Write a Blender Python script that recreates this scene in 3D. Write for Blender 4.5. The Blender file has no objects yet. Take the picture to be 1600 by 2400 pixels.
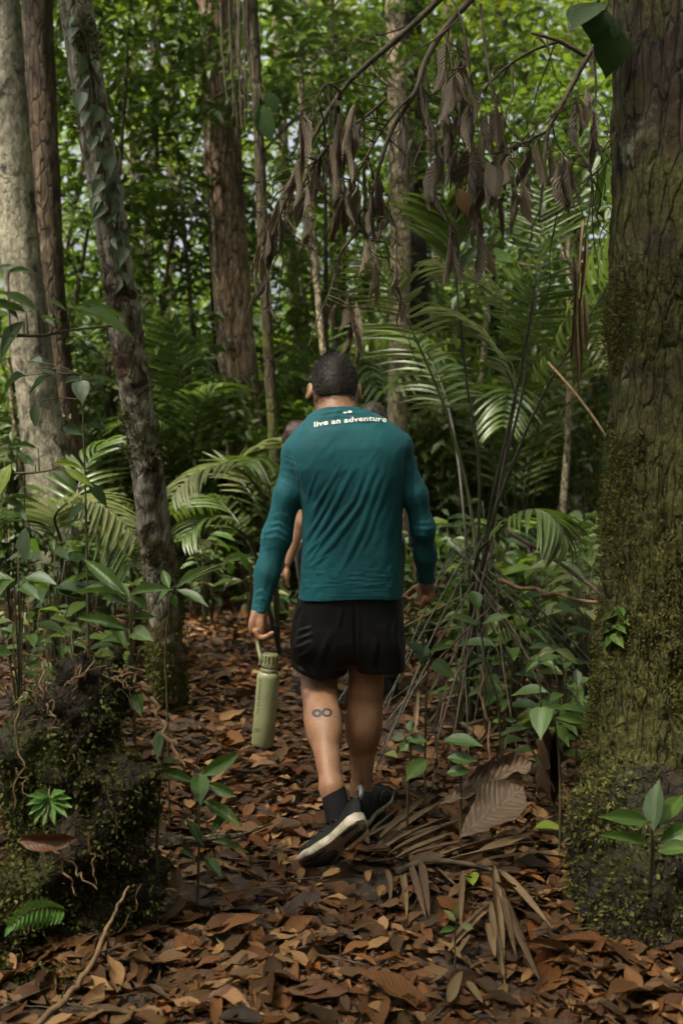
import bpy, math, random
import numpy as np
from mathutils import Vector, Matrix
from mathutils.bvhtree import BVHTree

rng = np.random.default_rng(11)
random.seed(11)
sc = bpy.context.scene
R = math.radians

# ------------------------------------------------------------------ camera, sky, sun, exposure
CZ, PITCH, F = 1.36, R(3.7), 2400 * 35 / 36
cam_data = bpy.data.cameras.new('camera')
cam = bpy.data.objects.new('camera', cam_data)
sc.collection.objects.link(cam)
cam.location = (0, 0, CZ)
cam.rotation_euler = (R(90) - PITCH, 0, 0)
cam_data.sensor_fit = 'VERTICAL'
cam_data.sensor_height = 36
cam_data.sensor_width = 24
cam_data.lens = 35
cam_data.clip_start = 0.05
cam_data.clip_end = 500
cam_data.dof.use_dof = True
cam_data.dof.focus_distance = 3.25
cam_data.dof.aperture_fstop = 2.8
sc.camera = cam

SUN_EL, SUN_AZ = R(58), math.atan2(-0.62, -0.50)
world = bpy.data.worlds.new('World')
sc.world = world
world.use_nodes = True
wn = world.node_tree
sky = wn.nodes.new('ShaderNodeTexSky')
sky.sky_type = 'NISHITA'
sky.sun_disc = False
sky.sun_elevation = SUN_EL
sky.sun_rotation = SUN_AZ
sky.air_density = 0.5
sky.dust_density = 10.0
sky.ozone_density = 0.2
bg = wn.nodes['Background']
bg.inputs['Strength'].default_value = 0.12
thin_cloud = wn.nodes.new('ShaderNodeHueSaturation')   # bright, thinly clouded sky
thin_cloud.inputs['Saturation'].default_value = 0.38
thin_cloud.inputs['Value'].default_value = 1.2
wn.links.new(sky.outputs[0], thin_cloud.inputs['Color'])
wn.links.new(thin_cloud.outputs[0], bg.inputs[0])

sun_data = bpy.data.lights.new('sun', 'SUN')
sun = bpy.data.objects.new('sun', sun_data)
sc.collection.objects.link(sun)
sun_data.energy = 3.0
sun_data.angle = R(3)
sun_data.color = (1.0, 0.90, 0.70)
sd = Vector((math.sin(SUN_AZ) * math.cos(SUN_EL), math.cos(SUN_AZ) * math.cos(SUN_EL), math.sin(SUN_EL)))
sun.rotation_euler = sd.to_track_quat('Z', 'Y').to_euler()
sun.location = (0, 0, 30)

sc.view_settings.view_transform = 'Standard'
sc.view_settings.look = 'None'
sc.view_settings.exposure = 1.68
sc.view_settings.gamma = 1.0
sc.view_settings.use_curve_mapping = False
sc.render.engine = 'CYCLES'
cy = sc.cycles
cy.use_denoising = True
cy.max_bounces = 5
cy.diffuse_bounces = 3
cy.glossy_bounces = 2
cy.transmission_bounces = 3
cy.transparent_max_bounces = 4
cy.sample_clamp_indirect = 4.0
cy.caustics_reflective = False
cy.caustics_refractive = False
cy.use_adaptive_sampling = True
cy.adaptive_threshold = 0.03

# ------------------------------------------------------------------ helpers
def P(px, py, Y):
    """World point on the ray through a photograph pixel (1600x2400) at world depth Y."""
    a, b = (px - 800) / F, -(py - 1200) / F
    sp, cp = math.sin(PITCH), math.cos(PITCH)
    dx, dy, dz = a, b * sp + cp, b * cp - sp
    t = Y / dy
    return np.array([dx * t, Y, CZ + dz * t])

def S(n, Y):
    return n * Y / F

def project(V):
    sp, cp = math.sin(PITCH), math.cos(PITCH)
    x, y, z = V[:, 0], V[:, 1], V[:, 2] - CZ
    d = y * cp - z * sp
    u = y * sp + z * cp
    return 800 + F * x / d, 1200 - F * u / d

def link(o):
    sc.collection.objects.link(o)
    return o

def tag(o, label=None, cat=None, group=None, kind=None):
    if label: o['label'] = label
    if cat: o['category'] = cat
    if group: o['group'] = group
    if kind: o['kind'] = kind
    return o

def empty(name, loc, label=None, cat=None, group=None):
    o = bpy.data.objects.new(name, None)
    o.empty_display_size = 0.1
    o.location = tuple(float(v) for v in loc)
    link(o)
    return tag(o, label, cat, group)

def mesh_data(name, V, faces, uv=None, rnd=None, smooth=True):
    """faces: list of int arrays (n,3) or (n,4)."""
    V = np.asarray(V, dtype=np.float32).reshape(-1, 3)
    if isinstance(faces, np.ndarray): faces = [faces]
    faces = [np.asarray(f, dtype=np.int32) for f in faces if len(f)]
    me = bpy.data.meshes.new(name)
    me.vertices.add(len(V))
    me.vertices.foreach_set('co', V.ravel())
    li = np.concatenate([f.ravel() for f in faces])
    tot = np.concatenate([np.full(len(f), f.shape[1], dtype=np.int32) for f in faces])
    start = np.concatenate([[0], np.cumsum(tot)[:-1]]).astype(np.int32)
    me.loops.add(len(li))
    me.loops.foreach_set('vertex_index', li)
    me.polygons.add(len(tot))
    me.polygons.foreach_set('loop_start', start)
    me.polygons.foreach_set('use_smooth', np.full(len(tot), smooth))
    if uv is not None:
        l = me.uv_layers.new(name='uv')
        l.data.foreach_set('uv', np.asarray(uv, dtype=np.float32)[li].ravel())
    if rnd is not None:
        at = me.attributes.new('rnd', 'FLOAT', 'POINT')
        at.data.foreach_set('value', np.asarray(rnd, dtype=np.float32))
    me.update(calc_edges=True)
    return me

def obj(name, me, m=None, parent=None, loc=None):
    """Link a mesh object. With a parent (an Empty or mesh without rotation) world coordinates are kept by subtracting its location."""
    o = bpy.data.objects.new(name, me)
    if m is not None and not me.materials: me.materials.append(m)
    link(o)
    if parent is not None:
        o.parent = parent
        w = Vector((0, 0, 0)); q = parent
        while q is not None:
            w += Vector(q.location); q = q.parent
        o.location = Vector(loc) - w if loc is not None else -w
    elif loc is not None:
        o.location = tuple(loc)
    return o

def hash3(ix, iy, iz):
    h = (ix * 374761393 + iy * 668265263 + iz * 2147483647 * 0 + iz * 1274126177) & 0xffffffff
    h = ((h ^ (h >> 13)) * 1274126177) & 0xffffffff
    return ((h ^ (h >> 16)) & 0xffff) / 65535.0

def vnoise(p):
    p = np.asarray(p, dtype=np.float64)
    i = np.floor(p).astype(np.int64); f = p - i
    f = f * f * (3 - 2 * f)
    r = 0
    for dx in (0, 1):
        wx = f[:, 0] if dx else 1 - f[:, 0]
        for dy in (0, 1):
            wy = f[:, 1] if dy else 1 - f[:, 1]
            for dz in (0, 1):
                wz = f[:, 2] if dz else 1 - f[:, 2]
                r = r + wx * wy * wz * hash3(i[:, 0] + dx, i[:, 1] + dy, i[:, 2] + dz)
    return r * 2 - 1

def fbm(p, o=3):
    a, s, r = 1.0, 1.0, 0
    for k in range(o):
        r = r + a * vnoise(np.asarray(p) * s + 17.3 * k); a *= .5; s *= 2.03
    return r

def frames(pts):
    pts = np.asarray(pts, dtype=float)
    t = np.gradient(pts, axis=0)
    t /= np.linalg.norm(t, axis=1)[:, None] + 1e-9
    n = np.zeros_like(t)
    ref = np.array([1., 0, 0]) if abs(t[0, 0]) < .8 else np.array([0, 1., 0])
    v = ref - t[0] * ref.dot(t[0]); n[0] = v / np.linalg.norm(v)
    for i in range(1, len(pts)):
        v = n[i - 1] - t[i] * n[i - 1].dot(t[i]); n[i] = v / (np.linalg.norm(v) + 1e-9)
    return t, n, np.cross(t, n)

def smooth_path(pts, n):
    pts = np.asarray(pts, dtype=float)
    if len(pts) == 2:
        return pts[0] + (pts[1] - pts[0]) * np.linspace(0, 1, n)[:, None]
    ext = np.vstack([2 * pts[0] - pts[1], pts, 2 * pts[-1] - pts[-2]])
    out = []
    m = len(pts) - 1
    for u in np.linspace(0, m - 1e-6, n):
        i = int(u); t = u - i
        p0, p1, p2, p3 = ext[i], ext[i + 1], ext[i + 2], ext[i + 3]
        out.append(.5 * (2 * p1 + (p2 - p0) * t + (2 * p0 - 5 * p1 + 4 * p2 - p3) * t * t + (3 * p1 - p0 - 3 * p2 + p3) * t ** 3))
    return np.array(out)

def tube(pts, rad, seg=8, cap=True):
    pts = np.asarray(pts, dtype=float); n = len(pts)
    rad = np.interp(np.linspace(0, 1, n), np.linspace(0, 1, len(np.atleast_1d(rad))), np.atleast_1d(rad))
    t, a, b = frames(pts)
    th = np.linspace(0, 2 * np.pi, seg, endpoint=False)
    V = pts[:, None] + rad[:, None, None] * (np.cos(th)[None, :, None] * a[:, None] + np.sin(th)[None, :, None] * b[:, None])
    V = V.reshape(-1, 3)
    i = np.arange(n - 1)[:, None] * seg; j = np.arange(seg)[None]; k = (j + 1) % seg
    Q = np.stack([i + j, i + k, i + seg + k, i + seg + j], -1).reshape(-1, 4)
    T = np.zeros((0, 3), int)
    if cap:
        V = np.vstack([V, pts[0], pts[-1]]); c0, c1 = n * seg, n * seg + 1
        T = np.array([[c0, (q + 1) % seg, q] for q in range(seg)] + [[c1, (n - 1) * seg + q, (n - 1) * seg + (q + 1) % seg] for q in range(seg)])
    return V, Q, T

class MB:
    """Collects shapes into one mesh."""
    def __init__(self): self.V, self.Q, self.T, self.n = [], [], [], 0
    def add(self, V, Q=None, T=None):
        V = np.asarray(V).reshape(-1, 3)
        if Q is not None and len(Q): self.Q.append(np.asarray(Q) + self.n)
        if T is not None and len(T): self.T.append(np.asarray(T) + self.n)
        self.V.append(V); self.n += len(V); return self
    def tube(self, pts, rad, seg=6, n=None):
        if n: pts = smooth_path(pts, n)
        return self.add(*tube(pts, rad, seg))
    def data(self, name, smooth=True):
        fs = []
        if self.Q: fs.append(np.concatenate(self.Q))
        if self.T: fs.append(np.concatenate(self.T))
        return mesh_data(name, np.concatenate(self.V), fs, smooth=smooth)
    def build(self, name, m, parent=None, smooth=True):
        return obj(name, self.data(name, smooth), m, parent)

# ------------------------------------------------------------------ implicit surfaces (for bodies and cloth)
def smin(a, b, k):
    h = np.clip(.5 + .5 * (b - a) / k, 0, 1)
    return b * (1 - h) + a * h - k * h * (1 - h)

def rc(p, a, b, r1, r2):
    a = np.asarray(a, float); b = np.asarray(b, float); ba = b - a
    t = np.clip(((p - a) @ ba) / ba.dot(ba), 0, 1)
    return np.linalg.norm(p - a - t[:, None] * ba, axis=1) - (r1 + t * (r2 - r1))

def chain(p, pts, rad, k=.02):
    d = None
    for i in range(len(pts) - 1):
        e = rc(p, pts[i], pts[i + 1], rad[i], rad[i + 1])
        d = e if d is None else smin(d, e, k)
    return d

def ell(p, c, r, M=None):
    q = p - np.asarray(c)
    if M is not None: q = q @ M
    r = np.asarray(r, float)
    k0 = np.linalg.norm(q / r, axis=1); k1 = np.linalg.norm(q / (r * r), axis=1)
    return k0 * (k0 - 1) / (k1 + 1e-9)

def stack(p, rows, e=2.4):
    """Elliptic sections stacked along z. rows: (z, cx, cy, a, b), z falling or rising."""
    rows = np.array(sorted(rows)); z = p[:, 2]
    cx, cyy, a, b = (np.interp(z, rows[:, 0], rows[:, i]) for i in (1, 2, 3, 4))
    q = (np.abs((p[:, 0] - cx) / a) ** e + np.abs((p[:, 1] - cyy) / b) ** e) ** (1 / e)
    d = (q - 1) * np.minimum(a, b)
    return np.maximum(d, np.maximum(rows[0, 0] - z, z - rows[-1, 0]))

def surface(f, lo, hi, h):
    """Naive surface nets of the implicit function f, evaluated only near its surface."""
    lo = np.asarray(lo, float); B = 4
    n = (np.ceil((np.asarray(hi) - lo) / h / B).astype(int) + 1) * B
    nb = n // B
    g = np.stack(np.meshgrid(*[np.arange(k) for k in nb], indexing='ij'), -1).reshape(-1, 3)
    fc = f(lo + (g * B + (B - 1) / 2) * h)
    act = (np.abs(fc) < h * B * 1.6).reshape(nb)
    field = np.where(fc < 0, -1., 1.).reshape(nb)
    field = field.repeat(B, 0).repeat(B, 1).repeat(B, 2)
    m = act.repeat(B, 0).repeat(B, 1).repeat(B, 2)
    idx = np.argwhere(m)
    field[m] = f(lo + idx * h)
    s = field < 0
    c = np.zeros(tuple(n - 1), int)
    for dx in (0, 1):
        for dy in (0, 1):
            for dz in (0, 1):
                c += s[dx:n[0] - 1 + dx, dy:n[1] - 1 + dy, dz:n[2] - 1 + dz]
    cells = np.argwhere((c > 0) & (c < 8))
    vid = np.full(tuple(n - 1), -1); vid[tuple(cells.T)] = np.arange(len(cells))
    acc = np.zeros((len(cells), 3)); cnt = np.zeros(len(cells))
    cor = np.array([[x, y, z] for x in (0, 1) for y in (0, 1) for z in (0, 1)])
    fv = [field[tuple((cells + k).T)] for k in cor]
    for i in range(8):
        for j in range(i + 1, 8):
            if np.abs(cor[i] - cor[j]).sum() != 1: continue
            x = (fv[i] < 0) != (fv[j] < 0)
            t = np.where(x, fv[i] / np.where(x, fv[i] - fv[j], 1), 0)
            acc += np.where(x[:, None], cor[i] + t[:, None] * (cor[j] - cor[i]), 0); cnt += x
    V = lo + (cells + acc / cnt[:, None]) * h
    Q = []
    for ax in range(3):
        sl0 = [slice(1, -1)] * 3; sl1 = [slice(1, -1)] * 3
        sl0[ax] = slice(0, -1); sl1[ax] = slice(1, None)
        a, b = s[tuple(sl0)], s[tuple(sl1)]
        e = np.argwhere(a != b)
        off = np.array([1, 1, 1]); off[ax] = 0
        e = e + off
        u, v = [(1, 2), (2, 0), (0, 1)][ax]
        du = np.zeros(3, int); du[u] = 1; dv = np.zeros(3, int); dv[v] = 1
        q = np.stack([vid[tuple((e - du - dv).T)], vid[tuple((e - dv).T)], vid[tuple(e.T)], vid[tuple((e - du).T)]], 1)
        flip = s[tuple(e.T)]
        q[~flip] = q[~flip][:, ::-1]
        Q.append(q)
    Q = np.concatenate(Q)
    return V, Q[(Q >= 0).all(1)]

def relax(V, Q, it=2, w=.5):
    n = len(V)
    e = np.concatenate([Q[:, [0, 1]], Q[:, [1, 2]], Q[:, [2, 3]], Q[:, [3, 0]]])
    deg = np.bincount(e.ravel(), minlength=n)
    for _ in range(it):
        acc = np.stack([np.bincount(e[:, 0], V[e[:, 1], k], n) + np.bincount(e[:, 1], V[e[:, 0], k], n) for k in range(3)], 1)
        V = V + w * (acc / np.maximum(deg, 1)[:, None] - V)
    return V

def normals(V, Q):
    fn = np.cross(V[Q[:, 2]] - V[Q[:, 0]], V[Q[:, 3 % Q.shape[1]]] - V[Q[:, 1]])
    N = np.stack([sum(np.bincount(Q[:, j], fn[:, k], len(V)) for j in range(Q.shape[1])) for k in range(3)], 1)
    return N / (np.linalg.norm(N, axis=1)[:, None] + 1e-12)

def solid(f, lo, hi, h, it=2):
    V, Q = surface(f, lo, hi, h)
    V = relax(V, Q, it)
    vol = np.einsum('ij,ij->i', V[Q[:, 0]], np.cross(V[Q[:, 1]], V[Q[:, 2]])).sum() + np.einsum('ij,ij->i', V[Q[:, 0]], np.cross(V[Q[:, 2]], V[Q[:, 3]])).sum()
    if vol < 0: Q = Q[:, ::-1]
    return V, Q

def box_of(*pts, pad=.12):
    a = np.array(pts); return a.min(0) - pad, a.max(0) + pad

# ------------------------------------------------------------------ materials
def new_mat(name):
    m = bpy.data.materials.new(name); m.use_nodes = True
    nt = m.node_tree
    return m, nt, nt.nodes['Principled BSDF'], nt.nodes['Material Output']

class NT:
    def __init__(s, nt): s.nt = nt
    def n(s, t, **kw):
        x = s.nt.nodes.new('ShaderNode' + t)
        for k, v in kw.items():
            if hasattr(x, k): setattr(x, k, v)
            else: x.inputs[k.replace('_', ' ')].default_value = v
        return x
    def l(s, a, b): s.nt.links.new(a, b)
    def noise(s, scale, vec=None, detail=4, rough=.6, dist=0):
        x = s.n('TexNoise'); x.inputs['Scale'].default_value = scale; x.inputs['Detail'].default_value = detail
        x.inputs['Roughness'].default_value = rough; x.inputs['Distortion'].default_value = dist
        if vec is not None: s.l(vec, x.inputs['Vector'])
        return x.outputs['Fac']
    def coord(s, kind='Object', scale=None):
        c = s.n('TexCoord').outputs[kind]
        if scale is None: return c
        mp = s.n('Mapping'); s.l(c, mp.inputs['Vector']); mp.inputs['Scale'].default_value = scale
        return mp.outputs[0]
    def ramp(s, fac, stops):
        r = s.n('ValToRGB'); e = r.color_ramp.elements
        while len(e) < len(stops): e.new(.5)
        for i, (p, c) in enumerate(stops):
            e[i].position = p; e[i].color = (*c, 1) if len(c) == 3 else c
        s.l(fac, r.inputs[0]); return r.outputs[0]
    def step(s, fac, a, b):
        r = s.n('MapRange'); s.l(fac, r.inputs[0]); r.inputs[1].default_value = a; r.inputs[2].default_value = b
        r.clamp = True; return r.outputs[0]
    def mix(s, fac, a, b, mode='MIX'):
        x = s.n('Mix', data_type='RGBA', blend_type=mode)
        for v, i in ((fac, 0), (a, 6), (b, 7)):
            if isinstance(v, (int, float)): x.inputs[i].default_value = v
            elif isinstance(v, tuple): x.inputs[i].default_value = (*v, 1)
            else: s.l(v, x.inputs[i])
        return x.outputs[2]
    def math(s, op, a, b=0.0):
        x = s.n('Math', operation=op)
        for v, i in ((a, 0), (b, 1)):
            if isinstance(v, (int, float)): x.inputs[i].default_value = v
            else: s.l(v, x.inputs[i])
        return x.outputs[0]
    def bump(s, h, strength, dist, bsdf, prev=None):
        b = s.n('Bump'); b.inputs['Strength'].default_value = strength; b.inputs['Distance'].default_value = dist
        s.l(h, b.inputs['Height'])
        if prev is not None: s.l(prev, b.inputs['Normal'])
        if bsdf is not None: s.l(b.outputs[0], bsdf.inputs['Normal'])
        return b.outputs[0]

def plain(name, col, rough=.5, spec=.5, noise=None, bump=None, metal=0):
    m, nt, b, out = new_mat(name); k = NT(nt)
    b.inputs['Roughness'].default_value = rough; b.inputs['Metallic'].default_value = metal
    b.inputs['Specular IOR Level'].default_value = spec
    if noise:
        c2, sc_ = noise
        f = k.step(k.noise(sc_, k.coord(), 5), .35, .65)
        k.l(k.mix(f, col, c2), b.inputs['Base Color'])
    else: b.inputs['Base Color'].default_value = (*col, 1)
    if bump: k.bump(k.noise(bump[0], k.coord(), 4), bump[1], bump[2], b)
    return m

def leaf_mat(name, cols, rough=.45, spec=.4, trans=.35, tcol=(.12, .22, .02), veins=0.0, spots=0.0, fine=True, relief=.22):
    """cols: stops of a ramp picked by a random number for each leaf."""
    m, nt, b, out = new_mat(name); k = NT(nt)
    oi = k.n('ObjectInfo').outputs['Random']
    at = k.n('Attribute'); at.attribute_name = 'rnd'
    r = k.math('FRACT', k.math('ADD', oi, at.outputs['Fac']))
    c = k.ramp(r, [(i / max(1, len(cols) - 1), q) for i, q in enumerate(cols)])
    if fine:
        nz = k.noise(9, k.coord(), 3)
        c = k.mix(k.math('MULTIPLY', nz, .5), c, k.mix(1.0, c, (.45, .45, .35), 'MULTIPLY'))
    if spots:
        sp = k.step(k.noise(60, k.coord(), 5, .7), .62, .72)
        c = k.mix(k.math('MULTIPLY', sp, spots), c, (.03, .02, .012))
    if veins:
        uv = k.coord('UV'); sep = k.n('SeparateXYZ'); k.l(uv, sep.inputs[0])
        au = k.math('ABSOLUTE', k.math('SUBTRACT', sep.outputs[0], .5))
        ph = k.math('SUBTRACT', k.math('MULTIPLY', sep.outputs[1], 13.0), k.math('MULTIPLY', au, 7.0))
        w = k.math('ABSOLUTE', k.math('SUBTRACT', k.math('FRACT', ph), .5))
        ln = k.step(w, .07, .0)
        mid = k.step(au, .035, .012)
        v = k.math('MAXIMUM', k.math('MULTIPLY', ln, .55), mid)
        c = k.mix(k.math('MULTIPLY', v, veins), c, k.mix(1.0, c, (2.1, 1.9, 1.8), 'MULTIPLY'))
        hgt = k.math('SUBTRACT', k.math('MULTIPLY', w, 1.6), v)
        k.bump(hgt, relief, .004, b)
    k.l(c, b.inputs['Base Color'])
    b.inputs['Roughness'].default_value = rough
    b.inputs['Specular IOR Level'].default_value = spec
    if trans:
        t = k.n('BsdfTranslucent')
        k.l(k.mix(.6, c, tcol), t.inputs[0])
        mx = k.n('MixShader'); mx.inputs[0].default_value = trans
        k.l(b.outputs[0], mx.inputs[1]); k.l(t.outputs[0], mx.inputs[2]); k.l(mx.outputs[0], out.inputs[0])
    return m

def bark_mat(name, base, second, third=None, moss=(.045, .06, .012), moss_amt=.0, moss_top=1.0, moss_low=.5, patch=2.2, ridges=1.0, vstretch=.22, red=None, lichen=None, thr=(.42, .56)):
    """Bark with patches; moss_low is the cover at the foot, moss_amt from moss_top metres up."""
    m, nt, b, out = new_mat(name); k = NT(nt)
    geo = k.n('NewGeometry').outputs['Position']
    mp = k.n('Mapping'); k.l(geo, mp.inputs['Vector']); mp.inputs['Scale'].default_value = (1, 1, vstretch)
    v = mp.outputs[0]
    rid = k.noise(28, v, 6, .65, .4)
    c = k.mix(k.step(k.noise(patch, geo, 6, .62), *thr), base, second)
    if third: c = k.mix(k.step(k.noise(patch * 2.7, geo, 5, .6, .5), .55, .63), c, third)
    c = k.mix(k.step(rid, .62, .34), c, k.mix(1.0, c, (.28, .25, .22), 'MULTIPLY'))
    vo = k.n('TexVoronoi', feature='DISTANCE_TO_EDGE'); vo.inputs['Scale'].default_value = 26
    wob = k.n('VectorMath', operation='ADD'); k.l(v, wob.inputs[0]); nv = k.n('TexNoise'); nv.inputs['Scale'].default_value = 14; k.l(v, nv.inputs['Vector'])
    sca = k.n('VectorMath', operation='SCALE'); k.l(nv.outputs['Color'], sca.inputs[0]); sca.inputs['Scale'].default_value = .05; k.l(sca.outputs[0], wob.inputs[1]); k.l(wob.outputs[0], vo.inputs['Vector'])
    crack = k.step(vo.outputs['Distance'], .10, .0)
    c = k.mix(k.math('MULTIPLY', crack, .75 * min(1, ridges)), c, (.010, .007, .005))
    c = k.mix(k.step(k.noise(170, geo, 3, .7), .52, .70), c, k.mix(1.0, c, (1.9, 1.8, 1.7), 'MULTIPLY'))
    if lichen: c = k.mix(k.math('MULTIPLY', k.step(k.noise(7, geo, 6, .7), .56, .66), .8), c, lichen)
    if red: c = k.mix(k.step(k.noise(4.3, v, 4, .55), .64, .70), c, red)
    sep = k.n('SeparateXYZ'); k.l(geo, sep.inputs[0])
    amt = k.n('MapRange'); k.l(sep.outputs[2], amt.inputs[0]); amt.inputs[1].default_value = 0; amt.inputs[2].default_value = moss_top
    amt.inputs[3].default_value = moss_low; amt.inputs[4].default_value = moss_amt
    mn = k.noise(3.6, geo, 7, .68)
    mf = k.step(k.math('ADD', mn, k.math('SUBTRACT', amt.outputs[0], .5)), .47, .60)
    mc = k.mix(k.step(k.noise(75, geo, 5, .75), .36, .66), tuple(q * .25 for q in moss), tuple(q * 2.4 for q in moss))
    c = k.mix(mf, c, mc)
    k.l(c, b.inputs['Base Color'])
    b.inputs['Roughness'].default_value = .85
    b.inputs['Specular IOR Level'].default_value = .25
    n1 = k.bump(k.math('SUBTRACT', rid, k.math('MULTIPLY', crack, .7)), 1.0 * ridges, .02, None)
    k.bump(k.math('ADD', k.noise(130, geo, 4, .7), k.math('MULTIPLY', mf, .8)), .7, .008, b, n1)
    return m
# ------------------------------------------------------------------ ground
def ground_z(x, y):
    x = np.asarray(x, float); y = np.asarray(y, float)
    p = np.stack([x, y, np.zeros_like(x)], -1).reshape(-1, 3)
    n = (.055 * fbm(p * .9, 2) + .018 * fbm(p * 3.1 + 5, 2)).reshape(x.shape)
    side = np.abs(x - .02 - .05 * (y - 3.4)) - .45
    bank = .10 * np.clip(side / 1.2, 0, 1) ** 1.5
    near = np.exp(-((x - .03) ** 2 + (y - 3.35) ** 2) / .35)
    toe = .05 * np.exp(-((x - .13) ** 2 + (y - 3.72) ** 2) / .012)
    rise = .03 * np.clip(y - 6, 0, 20) ** 1.0
    return n * (1 - near) + bank - .012 * near + toe + rise * .6

def gp(px, py):
    """Ground point seen at a pixel."""
    Y = 3.0
    for _ in range(12):
        z = float(ground_z(P(px, py, Y)[0], Y))
        Y = max(.5, min(60, (CZ - z) / max(1e-3, (CZ - P(px, py, 1.0)[2]))))
    return np.array([P(px, py, Y)[0], Y, float(ground_z(P(px, py, Y)[0], Y))])

def spaced(lo, c, hi, n, k):
    t = np.linspace(-1, 1, n); s = np.sinh(k * t) / np.sinh(k)
    return np.where(s < 0, c + s * (c - lo), c + s * (hi - c))
gx, gy = spaced(-120, 0, 120, 190, 5.2), spaced(-60, 3.6, 220, 210, 5.4)
GX, GY = np.meshgrid(gx, gy)
GZ = ground_z(GX, GY)
nxg, nyg = len(gx), len(gy)
ii = (np.arange(nyg - 1)[:, None] * nxg + np.arange(nxg - 1)[None]).ravel()
gmat, _nt, _b, _o = new_mat('dark_forest_soil'); _k = NT(_nt)
_g = _k.coord()
_c = _k.ramp(_k.noise(9, _g, 8, .7), [(.3, (.012, .008, .006)), (.5, (.035, .021, .013)), (.7, (.075, .043, .024))])
_k.l(_k.mix(_k.step(_k.noise(38, _g, 4, .6), .55, .62), _c, (.10, .052, .026)), _b.inputs['Base Color'])
_b.inputs['Roughness'].default_value = .75
_k.bump(_k.noise(60, _g, 7, .7), 1.0, .02, _b)
ground = obj('ground', mesh_data('ground', np.stack([GX, GY, GZ], -1), np.stack([ii, ii + 1, ii + nxg + 1, ii + nxg], 1)), gmat)
tag(ground, kind='structure')

# ------------------------------------------------------------------ leaf shapes
PROF = {
    'ellip': ((0, .03), (.08, .30), (.22, .72), (.42, 1.0), (.6, .93), (.76, .62), (.88, .26), (.95, .09), (1, .005)),
    'lance': ((0, .02), (.1, .35), (.25, .8), (.4, 1.0), (.6, .85), (.8, .48), (.93, .15), (1, .005)),
    'heart': ((0, .35), (.06, .80), (.18, 1.0), (.4, .95), (.62, .68), (.8, .34), (.92, .10), (1, .005)),
    'obov': ((0, .02), (.15, .25), (.4, .68), (.62, 1.0), (.78, .92), (.9, .5), (1, .02)),
    'strap': ((0, .3), (.1, .8), (.3, 1.0), (.6, .85), (.85, .45), (1, .01)),
}
def leaf_shape(prof='ellip', n=8, m=5, fold=.10, arch=.12, curl=0.0, twist=0.0, ripple=0.0, seed=0, wr=.42):
    r = np.random.default_rng(seed)
    t = np.linspace(0, 1, n); w = np.interp(t, *zip(*PROF[prof]))
    u = np.linspace(-1, 1, m)
    V = []; UV = []
    for i in range(n):
        for q in u:
            a = q * w[i] * .5
            if curl:
                ang = q * w[i] * curl; rad = .5 / curl
                yy, zz = rad * math.sin(ang), rad * (1 - math.cos(ang)) * wr * 1.25
            else: yy, zz = a, fold * abs(a) * 5 * wr
            zz += -arch * t[i] ** 2 + ripple * math.sin(t[i] * 17 + q * 2 + seed) * abs(q) * w[i]
            if twist:
                c, s_ = math.cos(twist * t[i]), math.sin(twist * t[i]); k_ = wr * 1.25; yy, zz = yy * c - zz / k_ * s_, yy * s_ * k_ + zz * c
            V.append((t[i] + .0 * yy, yy, zz)); UV.append((.5 + .5 * q * w[i], t[i]))
    Q = [[i * m + j, (i + 1) * m + j, (i + 1) * m + j + 1, i * m + j + 1] for i in range(n - 1) for j in range(m - 1)]
    return np.array(V), np.array(Q), np.array(UV)

_leafcache = {}
def leaf_data(shape, mat, **kw):
    key = (shape, mat.name, tuple(sorted(kw.items())))
    if key not in _leafcache:
        V, Q, UV = leaf_shape(shape, **kw)
        me = mesh_data('leaf', V, Q, uv=UV); me.materials.append(mat); _leafcache[key] = me
    return _leafcache[key]

def basis(a, b, up=(0, -.45, 1.0), roll=0.0):
    x = np.asarray(b, float) - np.asarray(a, float); L = np.linalg.norm(x); x = x / L
    z = np.asarray(up, float); z = z - x * z.dot(x)
    if np.linalg.norm(z) < 1e-3: z = np.array([0, -1., 0]) - x * (-x[1])
    z /= np.linalg.norm(z); y = np.cross(z, x)
    if roll:
        c, s = math.cos(roll), math.sin(roll); y, z = y * c + z * s, z * c - y * s
    return L, np.stack([x, y, z], 1)

def leaf(parent, a, b, width, me, up=(0, -.45, 1.0), roll=0.0, name='leaf'):
    """A leaf from a to b (world) of the given width; width in metres."""
    L, B = basis(a, b, up, roll)
    o = bpy.data.objects.new(name, me); link(o); o.parent = parent
    w = Vector((0, 0, 0)); q = parent
    while q is not None: w += Vector(q.location); q = q.parent
    o.location = Vector([float(v) for v in a]) - w
    o.rotation_euler = Matrix([[float(v) for v in r] for r in B]).to_euler()
    o.scale = (L, width, L * .8)
    return o

def scatter(tmpl, pos, B, scale, rnd=None):
    """Many copies of small shapes in one mesh. tmpl: list of (V, Q, UV); B: (n,3,3) columns are axes; scale: (n,3)."""
    n = len(pos); which = rng.integers(0, len(tmpl), n)
    Vs, Qs, Us, Rs, off = [], [], [], [], 0
    if rnd is None: rnd = rng.random(n)
    for k, (tv, tq, tu) in enumerate(tmpl):
        m = np.where(which == k)[0]
        if not len(m): continue
        L = tv[None] * scale[m][:, None]
        W = np.einsum('nij,nkj->nki', B[m], L) + pos[m][:, None]
        Vs.append(W.reshape(-1, 3)); kv = len(tv)
        Qs.append((tq[None] + (np.arange(len(m)) * kv)[:, None, None]).reshape(-1, tq.shape[1]) + off)
        Us.append(np.tile(tu, (len(m), 1))); Rs.append(np.repeat(rnd[m], kv)); off += len(m) * kv
    return np.concatenate(Vs), np.concatenate(Qs), np.concatenate(Us), np.concatenate(Rs)

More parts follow.
